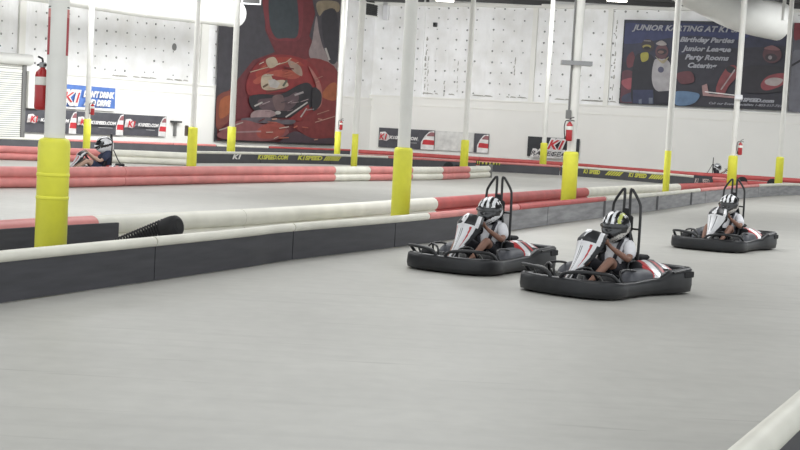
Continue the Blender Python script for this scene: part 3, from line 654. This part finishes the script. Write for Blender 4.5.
# B1: the long dark barrier beside the near lane
b1 = path_px([(-60, 313), (0, 303.5), (120, 286), (240, 268.4), (290, 260.5), (410, 245.6), (485, 234.5), (560, 223.4), (610, 216.6), (660, 210), (710, 202.6), (760, 197), (800, 195.2), (860, 196)], 0)
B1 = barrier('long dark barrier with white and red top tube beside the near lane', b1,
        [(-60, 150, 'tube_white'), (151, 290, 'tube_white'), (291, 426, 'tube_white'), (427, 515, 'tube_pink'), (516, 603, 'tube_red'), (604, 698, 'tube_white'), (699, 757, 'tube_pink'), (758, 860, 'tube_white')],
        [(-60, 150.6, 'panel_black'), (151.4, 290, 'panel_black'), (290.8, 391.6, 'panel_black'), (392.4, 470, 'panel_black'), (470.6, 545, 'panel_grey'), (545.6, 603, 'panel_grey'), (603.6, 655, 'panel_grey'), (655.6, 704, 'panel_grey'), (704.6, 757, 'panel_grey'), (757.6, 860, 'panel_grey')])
b = MB()
for px in (603, 656, 690, 730):
    q = offset(sub(b1, px - 1, px + 1), .03)[0]; b = MB(); b.box(q.x - .045, q.x + .045, q.y - .012, q.y + .01, .03, .41, 'post_dark'); b.build('joint_strip', B1, B1.location)
# B2: tube barrier just behind it
b2 = path_px([(-60, 224.5), (0, 220), (93, 215.5), (240, 209), (353, 202.6), (411, 198.8), (437, 197.2), (500, 193), (585, 187.6), (640, 185), (680, 183.6), (745, 181.4)], .5)
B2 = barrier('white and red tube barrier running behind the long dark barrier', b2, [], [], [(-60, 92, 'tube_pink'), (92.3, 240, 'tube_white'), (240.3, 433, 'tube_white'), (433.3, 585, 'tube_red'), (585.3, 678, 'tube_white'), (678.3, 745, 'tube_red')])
panel_part(sub(b2, -60, 108), .01, .41, .04, 'panel_black', B2, off=.16)
# scuff on white tubes near x=358
# B3: red barrier across the middle lane
b3 = path_px([(-60, 190.5), (0, 188), (70, 187.4), (200, 184), (332, 181.4), (400, 180.4), (440, 179.8), (488, 177.5)], 0)
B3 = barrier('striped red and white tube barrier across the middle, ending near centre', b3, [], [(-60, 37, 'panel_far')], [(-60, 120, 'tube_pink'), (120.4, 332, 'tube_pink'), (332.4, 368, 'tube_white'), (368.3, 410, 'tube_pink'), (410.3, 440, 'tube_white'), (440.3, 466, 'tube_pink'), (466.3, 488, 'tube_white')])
e = sub(b3, 480, 488)[-1]; b = MB(); b.bbox(e.x, e.x + .16, e.y - .14, e.y + .14, 0, .56, 'post_grey', .015); b.build('end_post', B3, B3.location)
# L2 short white/red rail at far left
l2 = path_px([(-60, 142.5), (0, 145.5), (112, 149.4), (187, 152.6)], .5)
barrier('far left red and white tube barrier ending at the column before mural', l2, [], [], [(-60, 40, 'tube_pink'), (40.5, 111, 'tube_pink'), (111.3, 187, 'tube_white')])
# far black barrier with printed words
l3 = path_px([(190, 151), (260, 152.2), (320, 153.6), (388, 156.2), (480, 161), (560, 165.3), (600, 168), (668, 173.2), (700, 176), (726, 178)], .5)
L3 = barrier('far black barrier with yellow printed words on its panels', l3, [(190, 300, 'tube_white'), (301, 388, 'tube_white'), (389, 476, 'tube_pink'), (480, 560, 'tube_pink'), (562, 640, 'tube_white'), (641, 710, 'tube_white'), (711, 726, 'tube_pink')],
        [(190, 260, 'panel_far'), (260.5, 330, 'panel_far'), (330.5, 400, 'panel_far'), (400.5, 476, 'panel_far'), (480, 560, 'panel_far'), (560.5, 640, 'panel_far'), (640.5, 696, 'panel_far')])
YL = pm((206, 204, 90)); lettering = MB()
def path_text(path, a, b_, txt, z0, z1, m):
    P = offset(sub(path, a, b_), .045); p0, p1 = P[0], P[-1]; d_ = (p1 - p0); L = d_.length; d_.normalize()
    vs, fs = text_mesh(txt, (z1 - z0) / .7, .015, .25, L)
    lettering.add([(p0.x + d_.x * v[0], p0.y + d_.y * v[0], z0 + v[1]) for v in vs], fs, m)
for a, b_, t_, m in ((257, 288, 'K1SPEED.COM', YL), (297, 322, 'K1SPEED', YL), (323, 341, '////////', YL), (231, 240, 'K1', WH), (584, 601, 'K1 SPEED', YL), (606, 625, '//////', YL), (630, 648, 'K1 SPEED', YL), (650, 666, '//////', YL)):
    path_text(l3, a, b_, t_, .2, .38, m)
ch = sub(l3, 476, 500)
b = MB(); Q = offset(ch, -.02)
for i in range(len(Q) - 1):
    for k in range(4):
        q0 = Q[i].lerp(Q[i + 1], k / 4); q1 = Q[i].lerp(Q[i + 1], (k + 1) / 4); b.tube([(q0.x, q0.y, .42), (q1.x, q1.y, .42)], .086, (YL if k % 2 else 'kart_black'), 12)
b.build('chevron_sleeve', L3, L3.location)
P = sub(l3, 696, 713); panel_part(P, .01, .52, .14, 'panel_black', L3, off=.05, name='end_box'); 
P2 = [p.copy() for p in P]
Pq = offset(P, .14); d_ = Pq[-1] - Pq[0]; L_ = d_.length; d_.normalize(); vs, fs = text_mesh('K1 SPEED', .3, .01, .2, L_ * .84)
lettering.add([(Pq[0].x + d_.x * (v[0] + L_ * .08), Pq[0].y + d_.y * (v[0] + L_ * .08) - .03, .18 + v[1]) for v in vs], fs, pm((190, 170, 165)))
lettering.build('lettering', L3, L3.location)
# L1 barrier in front of the walls
def l1_ppm(px): return wall_ppm(px) * 1.035 if px < 560 else wall_ppm(px) * (1.035 + .075 * min(1, (px - 560) / 110))
l1 = path_px([(px, hor(px) + 1.35 * l1_ppm(px)) for px in (-50, 60, 150, 250, 330, 350)], .5)
barrier('dark barrier along the foot of left wall with pale top tube', l1, [(-50, 60, 'tube_white'), (60.5, 172, 'tube_pink'), (173, 215, 'tube_pink'), (216, 268, 'tube_white'), (269, 350, 'tube_red')], [(-50, 350, 'panel_far')])
l1r = path_px([(px, hor(px) + 1.35 * l1_ppm(px)) for px in (358.5, 400, 480, 560, 620, 680, 740, 800, 870)], .5)
barrier('red tube barrier along the foot of right wall', l1r, [], [], [(358.5, 480, 'tube_red'), (480.5, 600, 'tube_red'), (600.5, 730, 'tube_red'), (730.5, 870, 'tube_red')], r=.12)
# near barrier, bottom right corner
c0 = G(752, 452, .42); c1 = G(822, 389, .42); dd = (c1 - c0); 
nb = [(0, c0 - dd * 1.0), (1, c0), (2, c1), (3, c1 + dd * 3.0)]; nb = [(a, Vector((v.x, v.y, 0))) for a, v in nb]
NB = empty('track_barrier', nb[0][1], 0, label='nearest barrier with fat white top tube in the bottom right corner', cat='barrier', group='low barriers edging the kart lanes')
b = MB(); b.tube([(v.x, v.y, .42) for _, v in nb], .08, 'tube_white', 28); b.build('top_tube', NB, NB.location)
panel_part([v for _, v in nb], .01, .36, .05, 'panel_black', NB)
# ------------------------------------------------------------------ loose things by the barriers
def tyre(px, ppm, label, h=.15, rz=0, rad=.15, wd=.13):
    p = at(px, ppm, h); r = empty('kart_tyre', (p.x, p.y, 0), rz, label=label, cat='tyre', group='loose tyres by the columns')
    M = Matrix.Translation((0, wd / 2, rad)) @ Matrix.Rotation(math.pi / 2, 4, 'X')
    b = MB(); b.lathe([(rad * .55, 0), (rad * .8, 0), (rad * .96, wd * .12), (rad, wd * .3), (rad, wd * .7), (rad * .96, wd * .88), (rad * .8, wd), (rad * .55, wd)], 'rubber', 28, M); b.build('tread', r)
    b = MB(); b.lathe([(rad * .56, wd * .1), (rad * .56, wd * .9)], 'dark_steel', 20, M); b.build('rim', r)
tyre(742, 21.2, 'black tyre standing right of the column behind rightmost kart', h=.25, rad=.25)
tyre(772.3, 21.4, 'black tyre standing left of the rightmost column', h=.25, rad=.25)
tyre(448.5, 22.2, 'black tyre standing left of column by striped barrier end', rad=.25)
tyre(457, 22.8, 'black tyre tucked close to column by striped barrier end', rad=.22)
# coiled hose with rubber cap behind the long barrier
p = at(172, 80, 0); r = empty('coiled_hose', (p.x, p.y, 0), 0, label='black coiled rubber hose with round cap leaning behind long barrier', cat='hose')
zc = CAM_H - (225 - hor(172)) / 80
A0 = Vector((.06, -.08, zc)); A1 = Vector((-.12, .03, zc - .05)); A2 = Vector((-.70, .12, .2))
b = MB(); ax = (A1 - A0).normalized()
b.tube([A0 - ax * .02, A0, A0 + ax * .02, A0 + ax * .08, A0 + ax * .17, A1, A1 + ax * .05], .13, 'rubber', 24, rs=[.09, .125, .138, .14, .13, .12, .09]); b.build('end_cap', r)
b = MB(); b.tube([A0 - ax * .021, A0 - ax * .024], .05, pm((12, 12, 13)), 16); b.build('cap_hole', r)
b = MB(); ax = (A2 - A1); L = ax.length; ax.normalize(); nx = Vector((0, 0, 1)); nx = (nx - ax * nx.dot(ax)).normalized(); by = ax.cross(nx); pts = []
for i in range(17 * 14 + 1):
    a = i / 14 * 2 * math.pi; t_ = i / (17 * 14); rr = .115 - .03 * t_
    pts.append(A1 + ax * (L * t_) + (nx * math.cos(a) + by * math.sin(a)) * rr)
b.tube(pts, .013, 'rubber', 6); b.build('coil', r)
b = MB(); b.tube([A1, A1 + ax * L], .03, 'rubber', 12); b.build('core', r)
# ------------------------------------------------------------------ karts
def kart(loc, heading, number, label, scheme=0, name='racing_kart'):
    """local frame: +x forward, +y left"""
    r = empty(name, loc, math.atan2(heading[1], heading[0]), label=label, cat='kart', group='electric karts on the track'); r.scale = (1.04,) * 3
    # bumper ring
    half = [(1.0, 0), (.99, .22), (.955, .40), (.86, .56), (.70, .645), (.52, .655), (.36, .62), (.1, .60), (-.16, .605), (-.34, .64), (-.52, .68), (-.78, .695), (-.94, .67), (-1.0, .56), (-1.01, .3), (-1.01, 0)]
    ring = half + [(x, -y) for x, y in half[-2:0:-1]]
    R = smooth_path([(x, y, 0) for x, y in ring], 4, True); n = len(R)
    def top(x):
        ks = [(-1.02, .32), (-.86, .315), (-.62, .30), (-.44, .29), (-.30, .215), (.2, .185), (.5, .19), (.75, .215), (1.01, .22)]
        for (a, za), (b_, zb) in zip(ks, ks[1:]):
            if x <= b_: return za + (zb - za) * max(0, (x - a) / (b_ - a))
        return .29
    secs = [(.05, 0.0), (.012, .04), (0, .3), (.005, .72), (.012, .93), (.035, 1.0), (.085, 1.0), (.11, .9), (.115, .5), (.11, .05)]
    vs = []; fs = []; S = len(secs)
    for i in range(n):
        t_ = (R[(i + 1) % n] - R[i - 1]).normalized(); nrm = Vector((-t_.y, t_.x, 0))
        if nrm.dot(-R[i]) < 0: nrm = -nrm
        zt = top(R[i].x)
        for (d_, fz) in secs: q = R[i] + nrm * d_; vs.append((q.x, q.y, .02 + (zt - .02) * fz))
    for i in range(n):
        j = (i + 1) % n
        for k in range(S): l = (k + 1) % S; fs.append((i * S + k, i * S + l, j * S + l, j * S + k))
    b = MB(); b.add(vs, fs, 'kart_black', True); b.build('bumper', r)
    # moulded ribs and rear flare vents on the bumper
    b = MB()
    for y in (-.7, .7):
        b = MB(); b.bbox(-.93, -.72, y - (.02 if y > 0 else 0), y + (.0 if y > 0 else .02), .2, .27, 'rubber', .008)
        q = y * .95; b.tube([(-.5, q, .27), (-.7, q * 1.01, .28), (-.9, q, .295)], .014, 'steel_black', 6); b.build('bumper_trim', r)
    # floor pan and rails
    b = MB(); b.bbox(-.9, .88, -.5, .5, .055, .075, 'steel_black', .008); b.build('floor_pan', r)
    b = MB()
    for y in (-.3, .3): b.tube(smooth_path([(.86, y * .8, .12), (.5, y, .1), (-.2, y * 1.1, .1), (-.85, y, .12)], 5), .02, 'steel_black', 8)
    for y in (-1, 1):
        b.tube(smooth_path([(.95, y * .06, .2), (.965, y * .12, .27), (.955, y * .32, .305), (.87, y * .52, .305), (.72, y * .6, .275), (.58, y * .61, .18)], 5), .021, 'kart_black', 8)
        b.tube(smooth_path([(.88, y * .1, .19), (.88, y * .2, .29), (.8, y * .42, .29), (.7, y * .46, .2)], 5), .014, 'post_grey', 8)
        b.tube([(.62, y * .1, .14), (.57, y * .4, .14)], .012, 'steel', 8)
        b.tube(smooth_path([(.80, y * .12, .18), (.78, y * .16, .30), (.70, y * .28, .33), (.6, y * .33, .2)], 5), .014, 'steel_black', 8)
        b.tube(smooth_path([(.42, y * .56, .16), (.40, y * .5, .30), (.1, y * .47, .3), (-.1, y * .52, .22)], 5), .014, 'steel_black', 8)
    b.build('frame_tubes', r)
    # wheels
    for (x, y, rad, wd) in ((.56, .44, .135, .13), (.56, -.44, .135, .13), (-.6, .47, .15, .2), (-.6, -.47, .15, .2)):
        M = Matrix.Translation((x, y + wd / 2, rad)) @ Matrix.Rotation(math.pi / 2, 4, 'X')
        b = MB(); b.lathe([(rad * .5, 0), (rad * .82, 0), (rad * .97, wd * .15), (rad, wd * .35), (rad, wd * .65), (rad * .97, wd * .85), (rad * .82, wd), (rad * .5, wd)], 'rubber', 24, M); wh = b.build('wheel', r)
        b = MB(); b.lathe([(.02, wd * .2), (rad * .52, wd * .12), (rad * .52, wd * .88), (.02, wd * .8)], 'steel', 16, M); b.build('hub', wh)
    # side pods (battery boxes) beside the seat
    for sgn in (-1, 1):
        b = MB()
        def pod(u, v, sgn=sgn):
            x = .22 - .62 * u; a = math.pi * v; yy = .43 + .13 * math.cos(a) * (-1); z = .075 + (.19 + .05 * math.sin(math.pi * u)) * math.sin(a) ** .6
            k = min(1, 6 * u, 6 * (1 - u)) ** .5
            return (x, sgn * (.43 + (yy - .43) * (.6 + .4 * k)), .075 + (z - .075) * k)
        b.grid(pod, 14, 12, 'kart_grey'); b.build('side_pod', r)
    # rear covers, white and red
    for sgn in (-1, 1):
        b = MB()
        def cov(u, v, sgn=sgn):
            x = -.24 - .66 * u; zt = .36 - .05 * u + .03 * math.sin(math.pi * u)
            prof = [(.2, .14), (.215, zt - .02), (.25, zt), (.34, zt - .015), (.44, zt - .06), (.54, zt - .115), (.585, zt - .15), (.59, .14)]
            f = v * (len(prof) - 1); i = min(int(f), len(prof) - 2); t_ = f - i; y = prof[i][0] * (1 - t_) + prof[i + 1][0] * t_; z = prof[i][1] * (1 - t_) + prof[i + 1][1] * t_
            e_ = min(1, 8 * u + .4, 8 * (1 - u) + .4)
            return (x, sgn * y, .14 + (z - .14) * e_)
        def cm(u, v, scheme=scheme):
            if v < .22: return 'kart_black'
            s_ = u + .5 * (v - .5)
            for lim, m_ in ((.05, 'kart_black'), (.17, 'kart_red'), (.34, 'kart_white'), (.42, 'kart_black'), (.52, 'kart_red'), (.60, 'kart_grey'), (.80, 'kart_white'), (.88, 'kart_red')):
                if s_ < lim: return m_
            return 'kart_black'
        b.grid(cov, 80, 64, 'kart_white', cm); o = b.build('rear_cover', r); solidify(o, .012)
    # motor box behind seat
    b = MB(); b.bbox(-.92, -.56, -.2, .2, .09, .36, 'kart_black', .03); b.bbox(-.82, -.6, -.15, .15, .36, .42, 'rubber', .02); b.build('motor_box', r)
    # seat
    b = MB()
    def seat(u, v):
        y = (u - .5) * 2; 
        pr = [(.10, .17), (-.02, .12), (-.18, .11), (-.28, .16), (-.34, .3), (-.385, .48), (-.415, .64), (-.43, .78)]
        f = v * (len(pr) - 1); i = min(int(f), len(pr) - 2); t_ = f - i; x = pr[i][0] * (1 - t_) + pr[i + 1][0] * t_; z = pr[i][1] * (1 - t_) + pr[i + 1][1] * t_
        wd = .2 + .03 * math.sin(math.pi * min(1, v * 1.3)) - .07 * max(0, v - .75) * 4
        return (x + .13 * abs(y) ** 3 * (1 if v > .35 else .2), y * wd, z + .1 * abs(y) ** 3 * (1 - v))
    b.grid(seat, 16, 24, 'kart_black'); o = b.build('seat', r); solidify(o, .025, 0)
    b = MB(); b.bbox(-.47, -.40, -.1, .1, .70, .90, 'rubber', .02); b.build('headrest', r)
    # roll hoops
    for sgn in (-1, 1):
        b = MB(); b.tube(smooth_path([(-.44, sgn * .2, .1), (-.445, sgn * .2, .6), (-.45, sgn * .192, .96), (-.45, sgn * .17, 1.06), (-.45, sgn * .085, 1.185), (-.45, sgn * .058, 1.205), (-.45, sgn * .04, 1.17), (-.45, sgn * .045, .8), (-.44, sgn * .05, .1)], 6), .017, 'steel_black', 10); b.build('roll_hoop', r)
    b = MB(); b.tube([(-.448, -.195, .74), (-.448, .195, .74)], .012, 'steel_black', 8); b.tube([(-.45, 0, .93), (-.66, 0, .5), (-.82, 0, .3)], .014, 'steel_black', 8); b.bbox(-.47, -.43, -.05, .05, .84, .98, 'rubber', .01)
    b.build('hoop_brace', r)
    # belts
    b = MB()
    for sgn in (-1, 1): b.tube(smooth_path([(-.42, sgn * .08, .69), (-.33, sgn * .10, .655), (-.185, sgn * .105, .57), (-.125, sgn * .09, .43), (-.11, sgn * .05, .30)], 6), .024, 'cloth_dark', 8)
    b.build('seat_belts', r)
    # steering
    c = Vector((.19, 0, .56)); ax = Vector((-.75, 0, .66)).normalized(); sx = Vector((0, 1, 0)); sy = ax.cross(sx)
    b = MB(); b.tube([c + (sx * math.cos(a) + sy * math.sin(a)) * .135 for a in [k * math.pi / 14 for k in range(28)]], .014, 'rubber', 8, closed=True)
    for a in (0, 2.1, 4.2): b.tube([c, c + (sx * math.cos(a + .5) + sy * math.sin(a + .5)) * .13], .01, 'steel_black', 6)
    sw = b.build('steering_wheel', r)
    b = MB(); b.tube([c, c - ax * .12, Vector((.55, 0, .12))], .014, 'steel', 8); b.build('steering_column', r)
    # front fairing: shield leaning back, number panel on its top
    def fair(u, v):
        y = (u - .5) * 2
        if v < .8:
            t_ = v / .8; x = .75 - .32 * t_ - .04 * math.sin(math.pi * t_); z = .19 + .46 * t_
            hw = .035 + .155 * math.sin(min(t_ * 1.4, 1.57)) ** 1.5
        else:
            t_ = (v - .8) / .2; x = .43 - .15 * t_; z = .65 + .085 * math.sin(t_ * 1.57); hw = .19 - .06 * t_
        return (x - (.11 * y * y + .05 * abs(y) ** 4) * (.35 + .65 * min(1, v * 1.6)), y * hw, z - .05 * y * y * (1 if v > .6 else v / .6))
    def fm(u, v):
        y = abs(u - .5) * 2
        if v > .70: return 'kart_black' if y < .72 and v > .735 else ('kart_white' if y < .9 else 'kart_black')
        if y > .93: return 'kart_black'
        if scheme == 2: return 'kart_grey' if (.28 < y < .34 and v > .25) else 'kart_white'
        if y < .10 and v < .64: return 'kart_grey' if y > .045 else 'kart_white'
        if scheme == 1 and u < .5: return 'kart_white' if y < .8 or v < .3 else 'kart_red'
        lo = .50 + .25 * (.7 - v)
        if v > .22 and lo < y < lo + .22 * (v - .1): return 'kart_red'
        if v > .3 and y > .86 - .1 * v: return 'kart_black'
        return 'kart_white'
    b = MB(); b.grid(fair, 80, 96, 'kart_white', fm); o = b.build('front_fairing', r); solidify(o, .012, -1)
    b = MB(); vs, fs = text_mesh(number, .17, .008, .12); wdt = max(v[0] for v in vs)
    # digits follow the sloping top of the fairing, read from in front
    pts = []
    for v in vs:
        yy = (v[0] - wdt / 2); vv = .665 + .3 * (v[1] / .125); uu = .5 - (-yy) / .42
        a = Vector(fair(min(max(uu, 0), 1), min(vv, .99))); pts.append(a + Vector((.012, 0, .012)))
    b.add(pts, fs, 'kart_white'); b.build('race_number', r)
    b = MB(); b.bbox(.30, .42, -.05, .05, .5, .62, 'kart_black', .015); b.tube([(.36, -.1, .52), (.36, .1, .52)], .02, 'kart_black', 8); b.build('fairing_mount', r)
    b = MB()
    for y in (-.16, .16): b = MB(); b.box(.66, .69, y - .035, y + .035, .09, .24, 'steel'); b.build('pedal', r)
    return r
def helmet(root, c, scheme, tilt=0.0, yaw=0.0, s_=1.0):
    """full face helmet; +x is forward. shell and visor parts"""
    M = Matrix.Translation(c) @ Matrix.Rotation(yaw, 4, 'Z') @ Matrix.Rotation(tilt, 4, 'Y') @ Matrix.Scale(s_, 4)
    def sh(u, v, grow=0):
        th = 2 * math.pi * u; ph = math.pi * v        # th=0 forward
        x = math.cos(th) * math.sin(ph); y = math.sin(th) * math.sin(ph); z = math.cos(ph)
        rx, ry, rz = .178 + grow, .148 + grow, .165 + grow
        X = x * rx; Y = y * ry; Z = z * rz
        if z < 0:
            Z = z * (rz + .015); f = max(0, x)
            X += .045 * f * min(1, -z * 2.2); X -= .03 * max(0, -x) * min(1, -z * 2)
            Y *= 1 - .12 * min(1, -z * 1.3) * f
        return M @ Vector((X, Y, Z))
    base, st, st2, side = {0: ('helmet_black', 'helmet_white', 'helmet_white', 'helmet_white'), 1: ('helmet_black', 'helmet_white', 'helmet_lime', 'helmet_silver'), 2: ('helmet_black', 'helmet_white', 'helmet_white', 'helmet_silver'), 3: ('helmet_white', 'helmet_black', 'helmet_white', 'helmet_black')}[scheme]
    def hm(u, v):
        th = (u * 360 + 180) % 360 - 180; a = abs(th); y = math.sin(2 * math.pi * u) * math.sin(math.pi * v)
        if v < .42:
            k = y * 4.6 + .5
            band = 0 if (abs(y) > .82 or v < .03) else int(math.floor(k + .5)) % 2
            if a > 150 and v > .3: return base
            return (st2 if (y > .45 and scheme == 1) else st) if band else base
        if a < 74 and v < .62: return 'helmet_black'
        if a < 135 and abs(v - (.79 - .0025 * a)) < .042: return side
        if a < 125 and abs(v - (.885 - .0030 * a)) < .018: return side
        if scheme == 3 and v >= .6: return 'helmet_white' if a < 120 else base
        return base
    b = MB(); b.grid(lambda u, v: sh(u, v * .93 + .0001), 72, 48, base, hm, closed_u=True); o = b.build('helmet', root); solidify(o, .012, -1)
    b = MB()
    b.grid(lambda u, v: sh((-.19 + .38 * u) % 1.0, .385 + .225 * v - .02 * math.cos((u - .5) * 6), .007), 26, 10, 'visor'); vz = b.build('visor', o); solidify(vz, .004)
    b = MB(); 
    for u in (.2, .8): q = sh(u, .47, .008); b.lathe([(.022, -.008), (.022, .008), (.012, .012)], 'helmet_black', 12, Matrix.Translation(q) @ Matrix.Rotation(math.pi / 2, 4, 'X'))
    b.build('visor_pivot', o)
    return o
def skin_obj(name, verts, edges, m, root, radii, sub_=2, rootv=0):
    me = bpy.data.meshes.new(name); me.from_pydata(verts, edges, []); me.materials.append(MATS[m])
    ob = bpy.data.objects.new(name, me); COL.objects.link(ob); ob.parent = root
    sk = ob.modifiers.new('skin', 'SKIN'); sk.use_smooth_shade = True
    if not me.skin_vertices: me.skin_vertices.new()
    for i, rr in enumerate(radii):
        me.skin_vertices[0].data[i].radius = rr if isinstance(rr, tuple) else (rr, rr); me.skin_vertices[0].data[i].use_root = (i == rootv)
    ss = ob.modifiers.new('sub', 'SUBSURF'); ss.levels = sub_; ss.render_levels = sub_
    return ob
def driver(loc, heading, label, skin='skin_brown', shirt='cloth_white', shorts='cloth_dark', hs=0, htilt=.12, hyaw=0, name='person', s_=1.0):
    r = empty(name, loc, math.atan2(heading[1], heading[0]), label=label, cat='person', group='helmeted drivers seated in karts'); r.scale = (1.04 * s_,) * 3
    V = []; E = []; R = []
    def v(p, rad, par=None):
        V.append(p); R.append(rad); 
        if par is not None: E.append((par, len(V) - 1))
        return len(V) - 1
    pel = v((-.18, 0, .22), .125); sp = v((-.245, 0, .36), .115, pel); chest = v((-.285, 0, .50), .11, sp); nk0 = v((-.29, 0, .615), .05, chest)
    nk = v((-.28, 0, .67), .055, nk0); hd = v((-.26, 0, .76), .085, nk); hd2 = v((-.255, 0, .84), .075, hd)
    shoulders = []
    for sg in (-1, 1):
        sh_ = v((-.275, sg * .155, .565), .045, chest); ua_ = v((-.21, sg * .24, .48), .048, sh_); el = v((-.10, sg * .285, .395), .041, ua_)
        fa = v((-.01, sg * .24, .455), .04, el); wr_ = v((.105, sg * .175, .535), .025, fa)
        pa = v((.145, sg * .152, .575), (.033, .022), wr_)
        kn = v((.165, sg * .145, .602), (.034, .018), pa)
        # four fingers closing round the rim and a thumb
        for k, (dy, ln) in enumerate(((-.024, .9), (-.008, 1.0), (.008, .95), (.024, .8))):
            f1 = v((.188, sg * (.145 + dy), .622 + .004 * k), .0095, kn); f2 = v((.205 , sg * (.14 + dy * .9), .622 - .020 * ln), .009, f1)
            f3 = v((.190, sg * (.136 + dy * .8), .600 - .024 * ln), .008, f2)
        t1 = v((.150, sg * .118, .592), .011, pa); t2 = v((.168, sg * .108, .612), .009, t1)
        hip = v((-.16, sg * .09, .22), .092, pel); th = v((.03, sg * .155, .315), .078, hip); kne = v((.17, sg * .205, .395), .056, th)
        ca = v((.30, sg * .19, .29), .050, kne); sh2 = v((.43, sg * .165, .195), .036, ca); an = v((.53, sg * .155, .13), .03, sh2)
        ft = v((.60, sg * .155, .155), .034, an); to = v((.655, sg * .155, .215), .026, ft)
    body = skin_obj('body', V, E, skin, r, R)
    # t-shirt: torso and short sleeves
    V = []; E = []; R = []
    a = v((-.185, 0, .23), .142); b_ = v((-.247, 0, .36), .138, a); c = v((-.29, 0, .51), .152, b_); d_ = v((-.293, 0, .615), .085, c)
    for sg in (-1, 1):
        s1 = v((-.278, sg * .165, .58), .09, c); s2 = v((-.21, sg * .24, .48), .078, s1); s3 = v((-.145, sg * .27, .42), .07, s2)
    skin_obj('t_shirt', V, E, shirt, r, R)
    V = []; E = []; R = []
    a = v((-.21, 0, .2), .135)
    for sg in (-1, 1):
        h1 = v((-.14, sg * .092, .225), .108, a); h2 = v((.03, sg * .155, .318), .093, h1); h3 = v((.09, sg * .178, .35), .082, h2)
    skin_obj('shorts', V, E, shorts, r, R)
    for sg in (-1, 1):
        V = []; E = []; R = []
        a = v((.52, sg * .155, .125), .042); b_ = v((.575, sg * .155, .14), .045, a); c = v((.63, sg * .155, .19), .041, b_); d_ = v((.665, sg * .155, .235), .032, c)
        skin_obj('shoe', V, E, 'kart_black' if skin != 'skin_light' else 'helmet_black', r, R)
    helmet(r, Vector((-.235, 0, .765)), hs, htilt, hyaw, 1.06)
    return r
K2 = Vector((2.51, 16.5, 0)); K1_ = Vector((1.10, 18.45, 0)); K3 = Vector((5.88, 24.6, 0))
D2 = (-.66, -.75); D1 = (-.55, -.835); D3 = (-.56, -.83)
kart(K2, D2, '7', 'foremost kart in the middle, white fairing with black and red side', 1)
driver(K2, D2, 'person in white t-shirt and black, white and lime striped helmet steering foremost kart', hs=1, htilt=.14, hyaw=.22)
kart(K1_, D1, '9', 'leftmost of the three near karts, red and white fairing', 0)
driver(K1_, D1, 'person in white t-shirt with dark harness, black helmet with white stripes, in leftmost near kart', hs=0, htilt=.1, hyaw=.2)
kart(K3, D3, '4', 'rightmost kart, white fairing, in front of a column', 2)
driver(K3, D3, 'person in white t-shirt and silver striped black helmet in rightmost kart', hs=2, htilt=.1, hyaw=.12)
K5 = at(93, 35.5, 0)
kart(K5, (-.93, -.36), '3', 'kart at far left seen side on behind the red barrier', 0)
driver(K5, (-.93, -.36), 'person in navy t-shirt and white helmet leaning back in far left kart', skin='skin_light', shirt='cloth_navy', shorts='cloth_navy', hs=3, htilt=-.15, s_=1.2)
K6 = at(721, 19.2, 0)
kart(K6, (.97, -.25), '2', 'distant kart against right wall, mostly hidden by red barrier', 0)
driver(K6, (.97, -.25), 'distant person in dark shirt and white helmet near right wall', shirt='cloth_dark', hs=3, htilt=.0)
